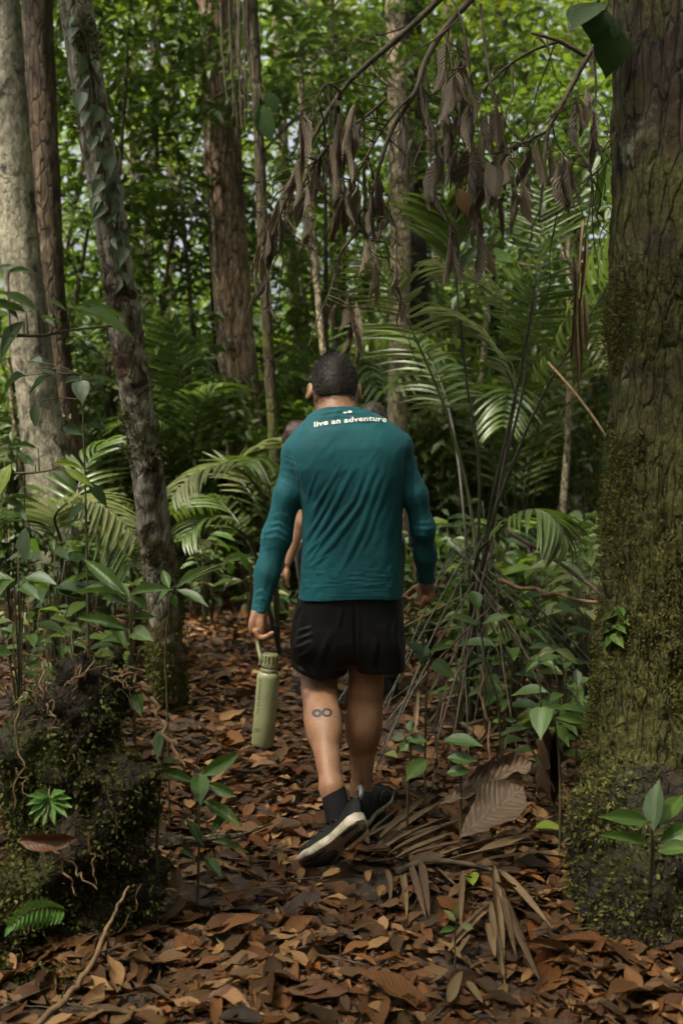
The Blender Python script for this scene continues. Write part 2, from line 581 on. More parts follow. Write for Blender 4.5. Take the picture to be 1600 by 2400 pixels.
def rand_basis(n, tilt=.5, d=None):
    """Random leaf frames: blade normals near up (tilt: how much they scatter), heading random or d."""
    z = np.stack([rng.normal(0, tilt, n), rng.normal(0, tilt, n), np.ones(n)], 1); z /= np.linalg.norm(z, axis=1)[:, None]
    if d is None:
        th = rng.uniform(0, 2 * np.pi, n); d = np.stack([np.cos(th), np.sin(th), rng.normal(-.2, .3, n)], 1)
    x = d - z * np.einsum('ij,ij->i', d, z)[:, None]; x /= np.linalg.norm(x, axis=1)[:, None] + 1e-9
    return np.stack([x, np.cross(z, x), z], 2)

TM_BG = [leaf_shape('ellip', 5, 3, .15, a, seed=i) for i, a in enumerate((.05, .25, .4))]
TM_FAR = [leaf_shape('ellip', 4, 3, .15, a, seed=i) for i, a in enumerate((.1, .3))]
TM_LIT = [leaf_shape(s, 7, 3, f, a, c, tw, .03, i) for i, (s, f, a, c, tw) in enumerate((('ellip', .08, .06, 0, .1), ('ellip', .0, -.10, .7, .25), ('lance', .12, .1, 0, -.3), ('ellip', 0, .12, 1.5, .3), ('obov', .06, -.08, .4, -.2), ('lance', 0, .05, .9, .6)))]

# ------------------------------------------------------------------ leaf materials
G = lambda *c: c
M_green = leaf_mat('green_leaf', [(.040, .088, .018), (.058, .112, .022), (.075, .130, .024), (.048, .095, .024)], .38, .5, .30, (.16, .30, .03), veins=.55)
M_bright = leaf_mat('lit_yellow_green_leaf', [(.18, .27, .03), (.24, .32, .05), (.15, .25, .03)], .42, .4, .40, (.35, .45, .05), veins=.4)  # yellow-green, with canopy light on the twig leaves put into the colour
M_dark = leaf_mat('dark_green_leaf', [(.018, .040, .010), (.026, .052, .013), (.020, .044, .014)], .5, .22, .22, (.06, .14, .02), veins=.15)
M_blue = leaf_mat('bluish_vine_leaf', [(.055, .088, .045), (.072, .105, .058), (.045, .078, .035)], .4, .5, .25, (.12, .2, .05), veins=.6)
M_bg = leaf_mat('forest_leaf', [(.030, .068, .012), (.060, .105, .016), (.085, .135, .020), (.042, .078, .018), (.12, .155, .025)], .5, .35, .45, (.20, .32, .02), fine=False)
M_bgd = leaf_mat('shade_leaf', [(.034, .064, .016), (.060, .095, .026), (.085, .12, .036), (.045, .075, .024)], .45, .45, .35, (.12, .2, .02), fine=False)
M_bgl = leaf_mat('canopy_leaf', [(.048, .100, .012), (.080, .145, .018), (.12, .175, .02), (.038, .080, .015)], .5, .3, .5, (.34, .42, .02), fine=False)  # yellowish tint stands in for sunlight on some crowns
M_palm = leaf_mat('palm_leaf', [(.058, .098, .022), (.082, .125, .030), (.070, .11, .032)], .36, .5, .30, (.18, .28, .03))
M_palml = leaf_mat('pale_palm_leaf', [(.15, .17, .065), (.19, .20, .08), (.12, .15, .05)], .45, .45, .35, (.30, .36, .10))
M_litter = leaf_mat('dry_leaf_litter', [(.012, .007, .004), (.060, .026, .010), (.14, .060, .020), (.026, .015, .008), (.070, .038, .018), (.24, .135, .060), (.016, .009, .005), (.10, .036, .010), (.036, .021, .011), (.15, .088, .042)], .62, .18, .08, (.3, .13, .04), veins=.25, spots=.5)
DEAD = {
    'rust-orange': leaf_mat('rust_dead_leaf', [(.15, .052, .016), (.20, .075, .022)], .55, .25, .12, (.35, .12, .03), veins=.18, spots=.6),
    'dark brown': leaf_mat('dark_dead_leaf', [(.028, .016, .011), (.045, .024, .015)], .55, .22, .06, (.1, .04, .02), veins=.2, spots=.4),
    'tan': leaf_mat('tan_dead_leaf', [(.20, .110, .045), (.15, .080, .032)], .6, .35, .12, (.35, .2, .08), veins=.18, spots=.6),
    'grey-brown': leaf_mat('grey_dead_leaf', [(.070, .046, .030), (.10, .066, .042)], .65, .3, .08, (.15, .1, .06), veins=.3, spots=.7, relief=.7),
    'chestnut': leaf_mat('chestnut_dead_leaf', [(.09, .036, .017), (.07, .03, .015)], .5, .3, .1, (.25, .08, .03), veins=.35, spots=.5),
}
M_hang = leaf_mat('hanging_dead_leaf', [(.080, .062, .047), (.14, .108, .082), (.26, .205, .155), (.058, .044, .034), (.19, .148, .112)], .6, .35, .18, (.24, .14, .07), veins=.5, relief=.8)
M_twig = plain('twig_bark', (.035, .026, .018), .8, .25, noise=((.085, .065, .045), 18), bump=(90, .6, .004))
M_stem = plain('green_stem', (.045, .055, .020), .6, .35, noise=((.07, .05, .025), 12))
M_straw = leaf_mat('dead_palm_straw', [(.11, .070, .038), (.17, .115, .062), (.075, .046, .026)], .6, .35, .08, (.2, .12, .05))
M_stalk = plain('dark_palm_stalk', (.018, .016, .010), .45, .5, noise=((.035, .035, .018), 10))
M_root = plain('pale_root', (.16, .095, .050), .75, .3, noise=((.08, .05, .028), 30), bump=(120, .5, .003))
M_mossl = leaf_mat('moss_tuft', [(.034, .036, .008), (.054, .052, .011), (.024, .028, .007), (.080, .070, .020), (.040, .032, .013)], .8, .15, .25, (.16, .18, .02), fine=False)
M_mossd = leaf_mat('dark_moss_tuft', [(.036, .044, .010), (.064, .068, .015), (.12, .115, .034), (.020, .026, .008), (.050, .042, .018)], .8, .15, .25, (.12, .14, .02), fine=False)

# ------------------------------------------------------------------ trees
def trunk_mesh(pts, rad, seg=40, rows=90, amp=.04, flare=None, seed=0, lump=1.0):
    path = smooth_path(pts, rows); r = np.interp(np.linspace(0, 1, rows), np.linspace(0, 1, len(rad)), rad)
    V, Q, T = tube(path, r, seg, False)
    N = V - np.repeat(path, seg, 0); N /= np.linalg.norm(N, axis=1)[:, None] + 1e-9
    rr = np.repeat(r, seg)
    d = amp * rr * (fbm(V * np.array([9, 9, 2.2]) * lump + seed, 3)) + .35 * amp * rr * fbm(V * np.array([38, 38, 9]) * lump + seed, 2)
    if flare:
        th = np.tile(np.arange(seg) / seg * 2 * np.pi, rows); hgt = np.repeat(np.linspace(0, 1, rows), seg)
        k, f, cut = flare
        d += rr * f * (.45 + .55 * np.cos(th * k + seed)) * np.clip(1 - hgt / cut, 0, 1) ** 2.2
    return V + N * d[:, None], Q

def crown_cloud(c, rad, n, ll, tm=None, tilt=.55, per=9, wr=.42, fill=.75):
    """Leaves on short sprays inside an ellipsoid, denser toward its outside; returns scattered leaf data."""
    tm = tm or TM_BG
    k = max(1, n // per)
    u = rng.normal(0, 1, (k, 3)); u /= np.linalg.norm(u, axis=1)[:, None]
    rr = rng.uniform(1 - fill, 1, k) ** .6
    lump = 1 + .25 * vnoise(u * 2.3 + np.asarray(c) * 3.1)
    sp = np.asarray(c) + u * (rr * lump)[:, None] * np.asarray(rad)
    th = rng.uniform(0, 2 * np.pi, k)
    d = np.stack([np.cos(th), np.sin(th), rng.normal(-.15, .3, k)], 1)
    d = d * .7 + u * .6; d /= np.linalg.norm(d, axis=1)[:, None]
    t = np.tile(np.arange(per) / per, k)
    D = np.repeat(d, per, 0); sg = np.tile(np.where(np.arange(per) % 2, 1., -1.), k)
    side = np.cross(D, np.array([0, 0, 1.])); side /= np.linalg.norm(side, axis=1)[:, None] + 1e-9
    m = k * per
    pos = np.repeat(sp, per, 0) + D * (t * ll * per * .28)[:, None] + rng.normal(0, ll * .12, (m, 3)) - np.array([0, 0, 1]) * (t * t * ll * .8)[:, None]
    hd = D * .55 + side * sg[:, None] * .8 + np.stack([rng.normal(0, .25, m), rng.normal(0, .25, m), rng.normal(-.35, .3, m)], 1)
    B = rand_basis(m, tilt, hd)
    L = ll * rng.uniform(.55, 1.25, m)
    rnd = np.repeat(rng.random(k), per) * .6 + rng.random(m) * .4
    return scatter(tm, pos, B, np.stack([L, L * wr * rng.uniform(.8, 1.2, m), L], 1), rnd)

def cloud_obj(name, data, mat, parent=None):
    V, Q, U, Rn = data
    return obj(name, mesh_data(name, V, Q, uv=U, rnd=Rn), mat, parent)

def join_clouds(ds):
    V, Q, U, Rn, off = [], [], [], [], 0
    for d in ds:
        V.append(d[0]); Q.append(d[1] + off); U.append(d[2]); Rn.append(d[3]); off += len(d[0])
    return tuple(np.concatenate(x) for x in (V, Q, U, Rn))

def tree(name, pts, rad, mat, label, crown=None, cmat=None, group=None, seg=28, rows=70, amp=.05, flare=None, seed=0, limbs=3):
    base = np.asarray(pts[0]).copy(); base[2] = max(base[2], float(ground_z(base[0], base[1])))
    t = empty(name, base, label, 'tree', group)
    pts = [np.asarray(p, float) for p in pts]
    low = pts[0] - np.array([0, 0, .15]); pts = [low] + pts[0:]
    V, Q = trunk_mesh(pts, [rad[0]] + list(rad), seg, rows, amp, flare, seed)
    m = MB().add(V, Q)
    top = pts[-1]
    if crown:
        cds = []
        for c, r_, n_, l_ in crown:
            cds.append(crown_cloud(c, r_, n_, l_))
            for _ in range(limbs):
                e = np.asarray(c) + rng.normal(0, .4, 3) * np.asarray(r_)
                s_ = pts[-1] + (pts[-2] - pts[-1]) * rng.uniform(0, .5)
                m.tube([s_, (s_ + e) / 2 + np.array([0, 0, .15]), e], [rad[-1] * .6, rad[-1] * .35, .012], 6, 8)
        cloud_obj('crown', join_clouds(cds), cmat or M_bg, t)
    m.build('trunk', mat, t)
    return t
# ------------------------------------------------------------------ the walking man
M_skin, _nt, _b, _o = new_mat('tanned_skin'); _k = NT(_nt)
_c1 = _k.mix(_k.step(_k.noise(14, _k.coord(), 6, .7), .35, .65), (.36, .19, .108), (.25, .12, .066))
_k.l(_k.mix(_k.step(_k.noise(160, _k.coord(), 3, .6), .58, .70), _c1, (.17, .075, .042)), _b.inputs['Base Color'])
_b.inputs['Roughness'].default_value = .5
_b.inputs['Subsurface Weight'].default_value = .12
_b.inputs['Subsurface Radius'].default_value = (.012, .005, .003)
_k.bump(_k.noise(90, _k.coord(), 5, .7), .35, .003, _b)
M_hair = plain('dark_brown_hair', (.014, .010, .008), .55, .35, noise=((.032, .022, .017), 60))
def cloth_mat(name, c1, c2, rough, weave=900, sheen=.15):
    m, nt, b, o = new_mat(name); k = NT(nt)
    c = k.mix(k.step(k.noise(3.0, k.coord(), 5, .6), .40, .62), c1, c2)
    k.l(k.mix(k.math('MULTIPLY', k.noise(420, k.coord(), 2), .35), c, k.mix(1.0, c, (.45, .45, .45), 'MULTIPLY')), b.inputs['Base Color'])
    b.inputs['Roughness'].default_value = rough
    b.inputs['Specular IOR Level'].default_value = .22
    b.inputs['Sheen Weight'].default_value = sheen
    b.inputs['Sheen Roughness'].default_value = .4
    n1 = k.bump(k.noise(weave, k.coord(), 2), .12, .001, None)
    k.bump(k.noise(26, k.coord('Object', (1, 1, 2.2)), 4, .55, .3), .14, .006, b, n1)
    return m
M_shirt = cloth_mat('teal_jersey', (.0115, .104, .126), (.0078, .070, .088), .72, sheen=.04)
M_shorts = cloth_mat('black_shorts_cloth', (.0045, .0045, .0045), (.006, .006, .006), .5, 700, 0)
M_sock = cloth_mat('black_sock_knit', (.006, .006, .008), (.008, .008, .010), .85, sheen=0)
M_upper = cloth_mat('black_mesh_fabric', (.006, .0065, .0065), (.010, .0105, .010), .65, sheen=0)
M_mid = plain('worn_white_foam', (.50, .45, .35), .6, .3, noise=((.22, .17, .11), 26))
M_out = plain('dark_rubber', (.012, .011, .010), .55, .4)
M_sole = plain('dusty_sole_foam', (.30, .22, .15), .7, .3, noise=((.18, .12, .08), 25))
M_tab = plain('grey_reflective_tape', (.10, .11, .11), .35, .5)
M_print = plain('white_print', (.80, .80, .74), .5, .3)
M_ink = plain('tattoo_ink', (.030, .036, .036), .5, .3)

HP = np.array([P(810, 1500, 3.45)[0], 3.45, 0.0])
man = empty('person', HP, 'person in teal long-sleeved shirt and black shorts walking away, head bowed, holding a bottle', 'person')

def folds(V, N, lines, back=True):
    """Displace along the normal with ridges laid along polylines given as pixels of the photograph (cloth folds as real geometry)."""
    px, py = project(V)
    d = np.zeros(len(V))
    for pts, w, amp in lines:
        pts = np.array(pts, float); best = np.full(len(V), 1e9); tb = np.zeros(len(V)); sg = np.zeros(len(V))
        L = np.r_[0, np.cumsum(np.linalg.norm(np.diff(pts, axis=0), axis=1))]
        for i in range(len(pts) - 1):
            a, b = pts[i], pts[i + 1]; ba = b - a
            t = np.clip(((px - a[0]) * ba[0] + (py - a[1]) * ba[1]) / ba.dot(ba), 0, 1)
            ex, ey = px - a[0] - t * ba[0], py - a[1] - t * ba[1]
            q = np.hypot(ex, ey); m = q < best
            best[m] = q[m]; tb[m] = ((L[i] + t * np.linalg.norm(ba)) / L[-1])[m]
            sg[m] = np.sign(ex * ba[1] - ey * ba[0])[m]
        x = best / w
        prof = np.exp(-x * x) - .55 * np.exp(-((x - 1.5) ** 2) / .6) * (1 + .3 * sg)
        d += amp * prof * np.clip(np.sin(np.pi * np.clip(tb, .02, .98)), 0, 1) ** .6
    if back: d = d * np.clip((-N[:, 1] + .15) * 1.6, 0, 1)
    return V + N * d[:, None]

# head frame: bowed and turned a little
hc = P(781, 908, 3.53)
Mh = np.array((Matrix.Rotation(R(8), 3, 'Z') @ Matrix.Rotation(R(-33), 3, 'X') @ Matrix.Rotation(R(3), 3, 'Y')))
def head_local(p): return (p - hc) @ Mh        # local: x right, y forward, z up
def head_sdf(p):
    q = head_local(p)
    d = ell(q, (0, -.012, .012), (.074, .094, .096))
    d = smin(d, ell(q, (0, .035, -.045), (.062, .066, .085)), .04)
    d = smin(d, rc(q, (0, .055, -.09), (0, .085, -.105), .036, .022), .03)
    d = smin(d, rc(q, (0, .105, -.02), (0, .118, -.045), .009, .014), .012)
    d = smin(d, rc(q, (-.02, .098, -.078), (.02, .098, -.078), .009, .009), .008)
    for s in (-1, 1):
        d = np.maximum(d, -ell(q, (s * .032, .104, -.008), (.017, .012, .011)))
        d = np.minimum(d, ell(q, (s * .031, .086, -.008), (.0125, .0125, .0125)))
        Me = np.array(Matrix.Rotation(R(-s * 28), 3, 'Z') @ Matrix.Rotation(R(12), 3, 'X'))
        e = np.maximum(ell(q, (s * .087 + .006 * (s > 0), -.006 - .010 * (s > 0), -.026), (.009, .021, .033), Me), -ell(q, (s * .095 + .006 * (s > 0), -.0025 - .010 * (s > 0), -.024), (.008, .015, .024), Me))
        d = smin(d, e, .008)
    return d
nk0, nk1 = P(795, 1000, 3.44), P(787, 925, 3.49)

# limbs: pixel, depth -> joints
J = lambda *a: [P(*q) for q in a]
armL = J((692, 1084, 3.44), (675, 1160, 3.42), (649, 1258, 3.42), (626, 1345, 3.39), (609, 1432, 3.36))
armR = J((938, 1078, 3.44), (971, 1160, 3.43), (990, 1238, 3.44), (996, 1302, 3.50), (998, 1362, 3.56))
legL = J((768, 1455, 3.47), (752, 1560, 3.52), (748, 1622, 3.47), (760, 1720, 3.33), (777, 1846, 3.155), (791, 1915, 3.125))
legR = J((872, 1455, 3.47), (862, 1545, 3.48), (857, 1612, 3.49), (853, 1720, 3.52), (845, 1852, 3.55), (845, 1900, 3.56))

def shank(p, L, s):
    kn, mid, an = L[2], L[3], L[4]
    ax = (an - kn) / np.linalg.norm(an - kn)
    bk = np.array([0, -1., 0]); bk = bk - ax * bk.dot(ax); bk /= np.linalg.norm(bk)
    sd_ = np.cross(ax, bk)
    d = chain(p, L, (.086, .068, .056, .051, .0345, .036), .03)
    Mx = np.stack([sd_, bk, ax], 1)
    ln = np.linalg.norm(an - kn)
    d = smin(d, ell(p, kn + ax * ln * .33 + bk * .020 + sd_ * s * .018, (.050, .050, .112), Mx), .022)
    d = smin(d, ell(p, kn + ax * ln * .30 + bk * .020 - sd_ * s * .016, (.048, .047, .100), Mx), .022)
    d = smin(d, rc(p, kn + ax * ln * .55 + bk * .022, an + bk * .018, .012, .010), .03)      # tendon
    for q in (-1, 1): d = smin(d, rc(p, kn - ax * .07 + bk * .028 + sd_ * q * .034, kn + ax * .05 + bk * .02 + sd_ * q * .036, .013, .012), .03)
    return d

body = MB()
lo, hi = box_of(hc, nk0, pad=.16)
V, Q = solid(lambda p: smin(head_sdf(p), rc(p, nk0, nk1, .071, .066), .03), lo, hi, .0042); body.add(V, Q); headV, headN = V, normals(V, Q)
tor = [(P(0, y, 3.45)[2], P((a + b) / 2, y, 3.45)[0], yc, S(b - a, 3.45) / 2, bb) for y, a, b, bb, yc in
       ((975, 752, 842, .05, 3.455), (1000, 715, 905, .075, 3.45), (1050, 690, 930, .095, 3.445), (1150, 716, 934, .10, 3.445), (1280, 722, 928, .095, 3.45), (1420, 716, 930, .11, 3.46), (1480, 712, 934, .11, 3.47))]
lo, hi = box_of(*[P(640, 960, 3.45), P(980, 1500, 3.45)], pad=.13)
V, Q = solid(lambda p: stack(p, tor), lo, hi, .012); body.add(V, Q)
for L, s in ((legL, -1), (legR, 1)):
    lo, hi = box_of(*L, pad=.12)
    V, Q = solid(lambda p: shank(p, L, s), lo, hi, .0052, 3); body.add(V, Q)
    if s < 0: calfV, calfQ = V, Q

# hands
def finger(p, pts, r0, r1): return chain(p, pts, np.linspace(r0, r1, len(pts)), .004)
def handL(p):
    w = P(608, 1436, 3.36)
    d = chain(p, [armL[3], armL[4], w], (.030, .0235, .025), .02)
    k = P(601, 1482, 3.35)
    Mx = np.array(Matrix.Rotation(R(55), 3, 'Z') @ Matrix.Rotation(R(6), 3, 'Y'))
    d = smin(d, ell(p, P(602, 1464, 3.352), (.040, .019, .047), Mx), .02)
    d = smin(d, ell(p, P(612, 1468, 3.335), (.014, .016, .034)), .015)        # heel of the thumb side
    # four fingers hooked round the strap: from the knuckles down, then back up toward the palm
    for i, (dx, dy, e) in enumerate(((0, .0, 0), (2, .019, 1), (5, .038, 1), (9, .056, 2))):
        Y = 3.318 + dy
        a = P(600 + dx * .4, 1480, Y); b = P(600 + dx * .5, 1503 - e * 2, Y + .004); c = P(615 + dx * .3, 1510 - e * 3, Y); t = P(627 - e, 1490 - e, Y - .006)
        if i == 0: b = P(607, 1494, Y); c = P(621, 1494, Y - .006); t = P(637, 1484, Y - .012)
        d = smin(d, finger(p, [a, b, c, t], .0105, .0078), .004)
    d = smin(d, finger(p, [P(612, 1455, 3.36), P(624, 1472, 3.385), P(626, 1492, 3.39), P(619, 1503, 3.385)], .0135, .0095), .008)
    return d
def handR(p):
    d = chain(p, [armR[3], armR[4], P(999, 1372, 3.57)], (.028, .0235, .025), .02)
    Mx = np.array(Matrix.Rotation(R(-40), 3, 'Z'))
    d = smin(d, ell(p, P(997, 1393, 3.585), (.038, .020, .043), Mx), .02)
    for i, (x, y, Yo) in enumerate(((0, 0, .03), (1, 2, .012), (2, 3, -.006), (4, 1, -.024))):
        Y = 3.585 + Yo
        d = smin(d, finger(p, [P(1001 - x, 1403 + y, Y), P(990 - x, 1418 + y, Y + .012), P(972 - x, 1414 + y, Y + .012), P(957 + 2 * x, 1402 + y, Y + .004)], .0105, .0075), .004)
    d = smin(d, finger(p, [P(988, 1372, 3.60), P(970, 1381, 3.625), P(957, 1391, 3.63), P(947, 1400, 3.63)], .0145, .0085), .01)
    return d
lo, hi = box_of(armL[3], P(605, 1515, 3.36), pad=.075)
V, Q = solid(handL, lo, hi, .0026, 1); body.add(V, Q)
lo, hi = box_of(armR[3], P(980, 1420, 3.6), pad=.08)
V, Q = solid(handR, lo, hi, .0026, 1); body.add(V, Q)
body_o = body.build('body', M_skin, man)

# tattoo: two linked rings drawn on the calf skin
def drape(pp, tree, eps):
    """Lay pixel points onto a surface met by rays from the viewpoint side, lifted by eps."""
    out = []
    for x, y in pp:
        t = P(x, y, 3.0); d = Vector(t - np.array([0, 0, CZ])).normalized()
        hit, n, i, q = tree.ray_cast(Vector((0, 0, CZ)), d)
        if hit is None: hit = Vector(P(x, y, 3.4)); n = -d
        if n.dot(d) > 0: n = -n
        out.append(hit + n * eps)
    return np.array([tuple(v) for v in out])
calf_tree = BVHTree.FromPolygons([tuple(v) for v in calfV], [tuple(int(i) for i in q) for q in calfQ])
tat = MB()
for cx, cyp, ro, ri in ((743, 1672, 11.5, 4.5), (766, 1670.5, 12, 6.2)):
    n = 28; th = np.linspace(0, 2 * np.pi, n, endpoint=False)
    ring = [(cx + r * math.cos(a) * 1.05, cyp + r * .86 * math.sin(a)) for r in (ro, (ro + ri) / 2, ri) for a in th]
    V = drape(ring, calf_tree, .0012)
    Q = [[k * n + j, k * n + (j + 1) % n, (k + 1) * n + (j + 1) % n, (k + 1) * n + j] for k in (0, 1) for j in range(n)]
    tat.add(V, Q)
tat.build('tattoo', M_ink, body_o)

# hair: cropped cap with a squared nape line and short strands
def hair_sdf(p):
    q = head_local(p)
    d = ell(q, (0, -.014, .016), (.0785, .1005, .104))
    d = smin(d, ell(q, (0, -.045, -.045), (.064, .052, .062)), .035)
    nape = np.maximum(-.094 + .25 * np.abs(q[:, 0]) - q[:, 2], -1)
    d = np.maximum(d, nape)
    d = np.maximum(d, np.minimum(q[:, 1] - .055 - .9 * (q[:, 2] - .045), 1))
    ear = ell(q, (.094, -.012, -.03), (.026, .026, .046)); ear2 = ell(q, (-.088, -.002, -.03), (.026, .024, .046))
    d = np.maximum(d, -np.minimum(ear, ear2))
    side = np.maximum(np.abs(q[:, 1] - .05) - .06, q[:, 2] + .035)
    return np.maximum(d, -side)
lo, hi = box_of(hc, pad=.16)
V, Q = solid(hair_sdf, lo, hi, .0045, 2)
N = normals(V, Q)
V = V + N * (.0007 * fbm(V * 200, 2))[:, None]
hair = MB(); hair.add(V, Q)
def strands(B0, NN, n, lmin, lmax, lay=1.1):
    pick = rng.integers(0, len(B0), n)
    b0 = B0[pick] + rng.normal(0, .0022, (n, 3)); nn = NN[pick]
    dn_ = np.array([0, -.15, -1.]) - nn * (nn @ np.array([0, -.15, -1.]))[:, None]
    nn = nn * .55 + dn_ * lay * rng.uniform(.3, 1, (n, 1)) + rng.normal(0, .28, (n, 3))
    nn /= np.linalg.norm(nn, axis=1)[:, None]
    tn = np.cross(nn, rng.normal(0, 1, (n, 3))); tn /= np.linalg.norm(tn, axis=1)[:, None]
    ln = rng.uniform(lmin, lmax, (n, 1))
    SV = np.stack([b0 - tn * .0006, b0 + tn * .0006, b0 + nn * ln], 1).reshape(-1, 3)
    hair.add(SV, None, np.arange(n * 3).reshape(-1, 3))
strands(V, N, 20000, .005, .010)
# clipped, thinning hair below the edge of the cap
hq = head_local(headV); edge = -.094 + .25 * np.abs(hq[:, 0])
band = (hq[:, 2] < edge + .012) & (hq[:, 2] > edge - .022) & (hq[:, 1] < -.01) & (np.abs(hq[:, 0]) < .068)
fade = band & (rng.random(len(headV)) < np.clip((hq[:, 2] - edge + .022) / .034, 0, 1) ** 1.5)
if fade.sum() > 10: strands(headV[fade], headN[fade], 2600, .002, .0045)
hair.build('hair', M_hair, man)

# shirt
rows = []
for y, a, b, bb, yc in ((945, 748, 842, .070, 3.452), (962, 736, 850, .078, 3.45), (985, 720, 884, .090, 3.447), (1010, 704, 912, .108, 3.443), (1050, 688, 938, .126, 3.438),
                        (1100, 684, 948, .134, 3.436), (1150, 703, 946, .133, 3.436), (1200, 707, 944, .128, 3.44), (1280, 707, 943, .124, 3.445), (1350, 702, 943, .126, 3.45), (1440, 692, 944, .134, 3.46)):
    rows.append((P(0, y, 3.42)[2], P((a + b) / 2, y, 3.42)[0], yc, S(b - a, 3.42) / 2, bb))
hemz = P(0, 1411, 3.33)[2]
colP = P(800, 953, 3.385)
cutL = (P(607, 1438, 3.36), np.array([.25, .0, -1.])); cutR = (P(998, 1363, 3.56), np.array([-.05, .35, -1.]))
def sleeve(p, L, rad, cut):
    d = chain(p, L, rad, .03)
    n = cut[1] / np.linalg.norm(cut[1])
    return np.maximum(d, (p - cut[0]) @ n)
def shirt_sdf(p):
    d = stack(p, rows, 2.75)
    for a, b in (((775, 1002, 3.45), (698, 1062, 3.44)), ((840, 988, 3.45), (930, 1046, 3.44))):
        d = smin(d, rc(p, P(*a), P(*b), .060, .056), .05)
    bl = smin(ell(p, P(752, 1085, 3.36), (.07, .04, .09)), ell(p, P(880, 1085, 3.365), (.07, .04, .09)), .05)
    d = smin(d, bl, .05)
    d = np.maximum(d, (hemz + .006 * np.sin((p[:, 0] - HP[0]) * 14 + .8)) - p[:, 2])
    nc = np.array([0, .5, 1.]); nc /= np.linalg.norm(nc)
    aL = sleeve(p, armL, (.049, .0465, .0475, .0405, .0315), cutL)
    aR = sleeve(p, armR, (.047, .041, .0385, .0365, .0315), cutR)
    d = smin(d, aL, .014); d = smin(d, aR, .012)
    return np.maximum(d, (p - colP) @ nc)
lo, hi = box_of(P(590, 940, 3.45), P(1025, 1445, 3.45), pad=.17)
V, Q = solid(shirt_sdf, lo, hi, .0042, 3)
N = normals(V, Q)
W = [(((767, 1138), (719, 1237)), 5, .0035), (((780, 1160), (738, 1230), (713, 1269)), 5, .0045), (((828, 1100), (764, 1221), (713, 1310)), 6.5, .0065),
     (((853, 1105), (828, 1173), (751, 1269), (716, 1325)), 6, .0055), (((879, 1098), (847, 1180), (783, 1269), (735, 1325)), 7, .0068), (((888, 1118), (849, 1237), (799, 1335)), 8, .0060),
     (((914, 1118), (879, 1200), (845, 1300)), 8, .0040), (((800, 1090), (750, 1170), (716, 1220)), 5, .0032), (((742, 1100), (716, 1180)), 4, .003), (((930, 1110), (922, 1230)), 6, .0028),
     (((925, 1180), (900, 1300)), 9, .0026), (((720, 1330), (790, 1290)), 4, .0025), (((716, 1300), (760, 1255)), 4, .003),
     (((740, 970), (800, 962), (850, 972)), 3.2, .0030), (((748, 980), (800, 974), (845, 982)), 3.0, .0022),
     # sleeve folds
     (((655, 1072), (700, 1092)), 3.5, .0028), (((650, 1088), (702, 1108)), 3.5, .0028), (((648, 1104), (704, 1128)), 3.5, .0026), (((652, 1062), (694, 1078)), 3, .002), (((646, 1122), (702, 1152)), 4, .002),
     (((618, 1232), (655, 1226), (684, 1246)), 4, .0042), (((614, 1248), (650, 1240), (680, 1258)), 3.5, .0040), (((612, 1262), (650, 1258), (676, 1272)), 4, .0044), (((622, 1216), (660, 1204), (690, 1222)), 4, .0025),
     (((645, 1180), (672, 1225)), 4, .0025), (((608, 1290), (640, 1280), (668, 1292)), 4, .0022), (((606, 1330), (632, 1360)), 4, .0025), (((636, 1310), (615, 1390)), 5, .0028),
     (((590, 1396), (612, 1384), (628, 1398)), 3.5, .0042), (((590, 1412), (610, 1402), (628, 1408)), 3, .0038), (((590, 1424), (610, 1420), (627, 1424)), 3, .003),
     (((955, 1128), (985, 1150), (1003, 1215)), 4, .0022), (((955, 1220), (985, 1226), (1014, 1224)), 4, .003), (((958, 1236), (990, 1240), (1016, 1240)), 4, .003), (((962, 1252), (990, 1256), (1018, 1254)), 4, .0026),
     (((948, 1075), (962, 1110), (950, 1140)), 4, .0025), (((968, 1310), (1016, 1318)), 4, .002), (((974, 1340), (1018, 1346)), 3, .002),
     # seams
     (((676, 1030), (688, 1066), (700, 1110), (705, 1165)), 2.2, -.0022), (((957, 1035), (950, 1080), (946, 1140)), 2.2, -.0022), (((700, 1396), (738, 1402), (942, 1401)), 1.6, -.0016)]
W = [(a, b, c * (.66 if q < 13 else .45) if c > 0 else c) for q, (a, b, c) in enumerate(W)]
for _ in range(26):
    x0 = rng.uniform(700, 900); y0 = rng.uniform(1335, 1398); l = rng.uniform(30, 80)
    W.append((((x0, y0), (x0 + l * .5, y0 + rng.uniform(-4, 2)), (x0 + l, y0 + rng.uniform(-5, 5))), rng.uniform(2, 3.5), rng.uniform(.0005, .0012)))
V = folds(V, N, W)
V = V + N * (.0016 * fbm(V * np.array([14, 14, 9]), 3) + .0011 * fbm((V[:, [0, 1, 2]] @ np.array([[.8, 0, .6], [0, 1, 0], [-.6, 0, .8]])) * np.array([60, 30, 16]), 2))[:, None]
shirt = obj('shirt', mesh_data('shirt', V, Q), M_shirt, man)
shirt_tree = BVHTree.FromPolygons([tuple(v) for v in V], [tuple(int(i) for i in q) for q in Q])

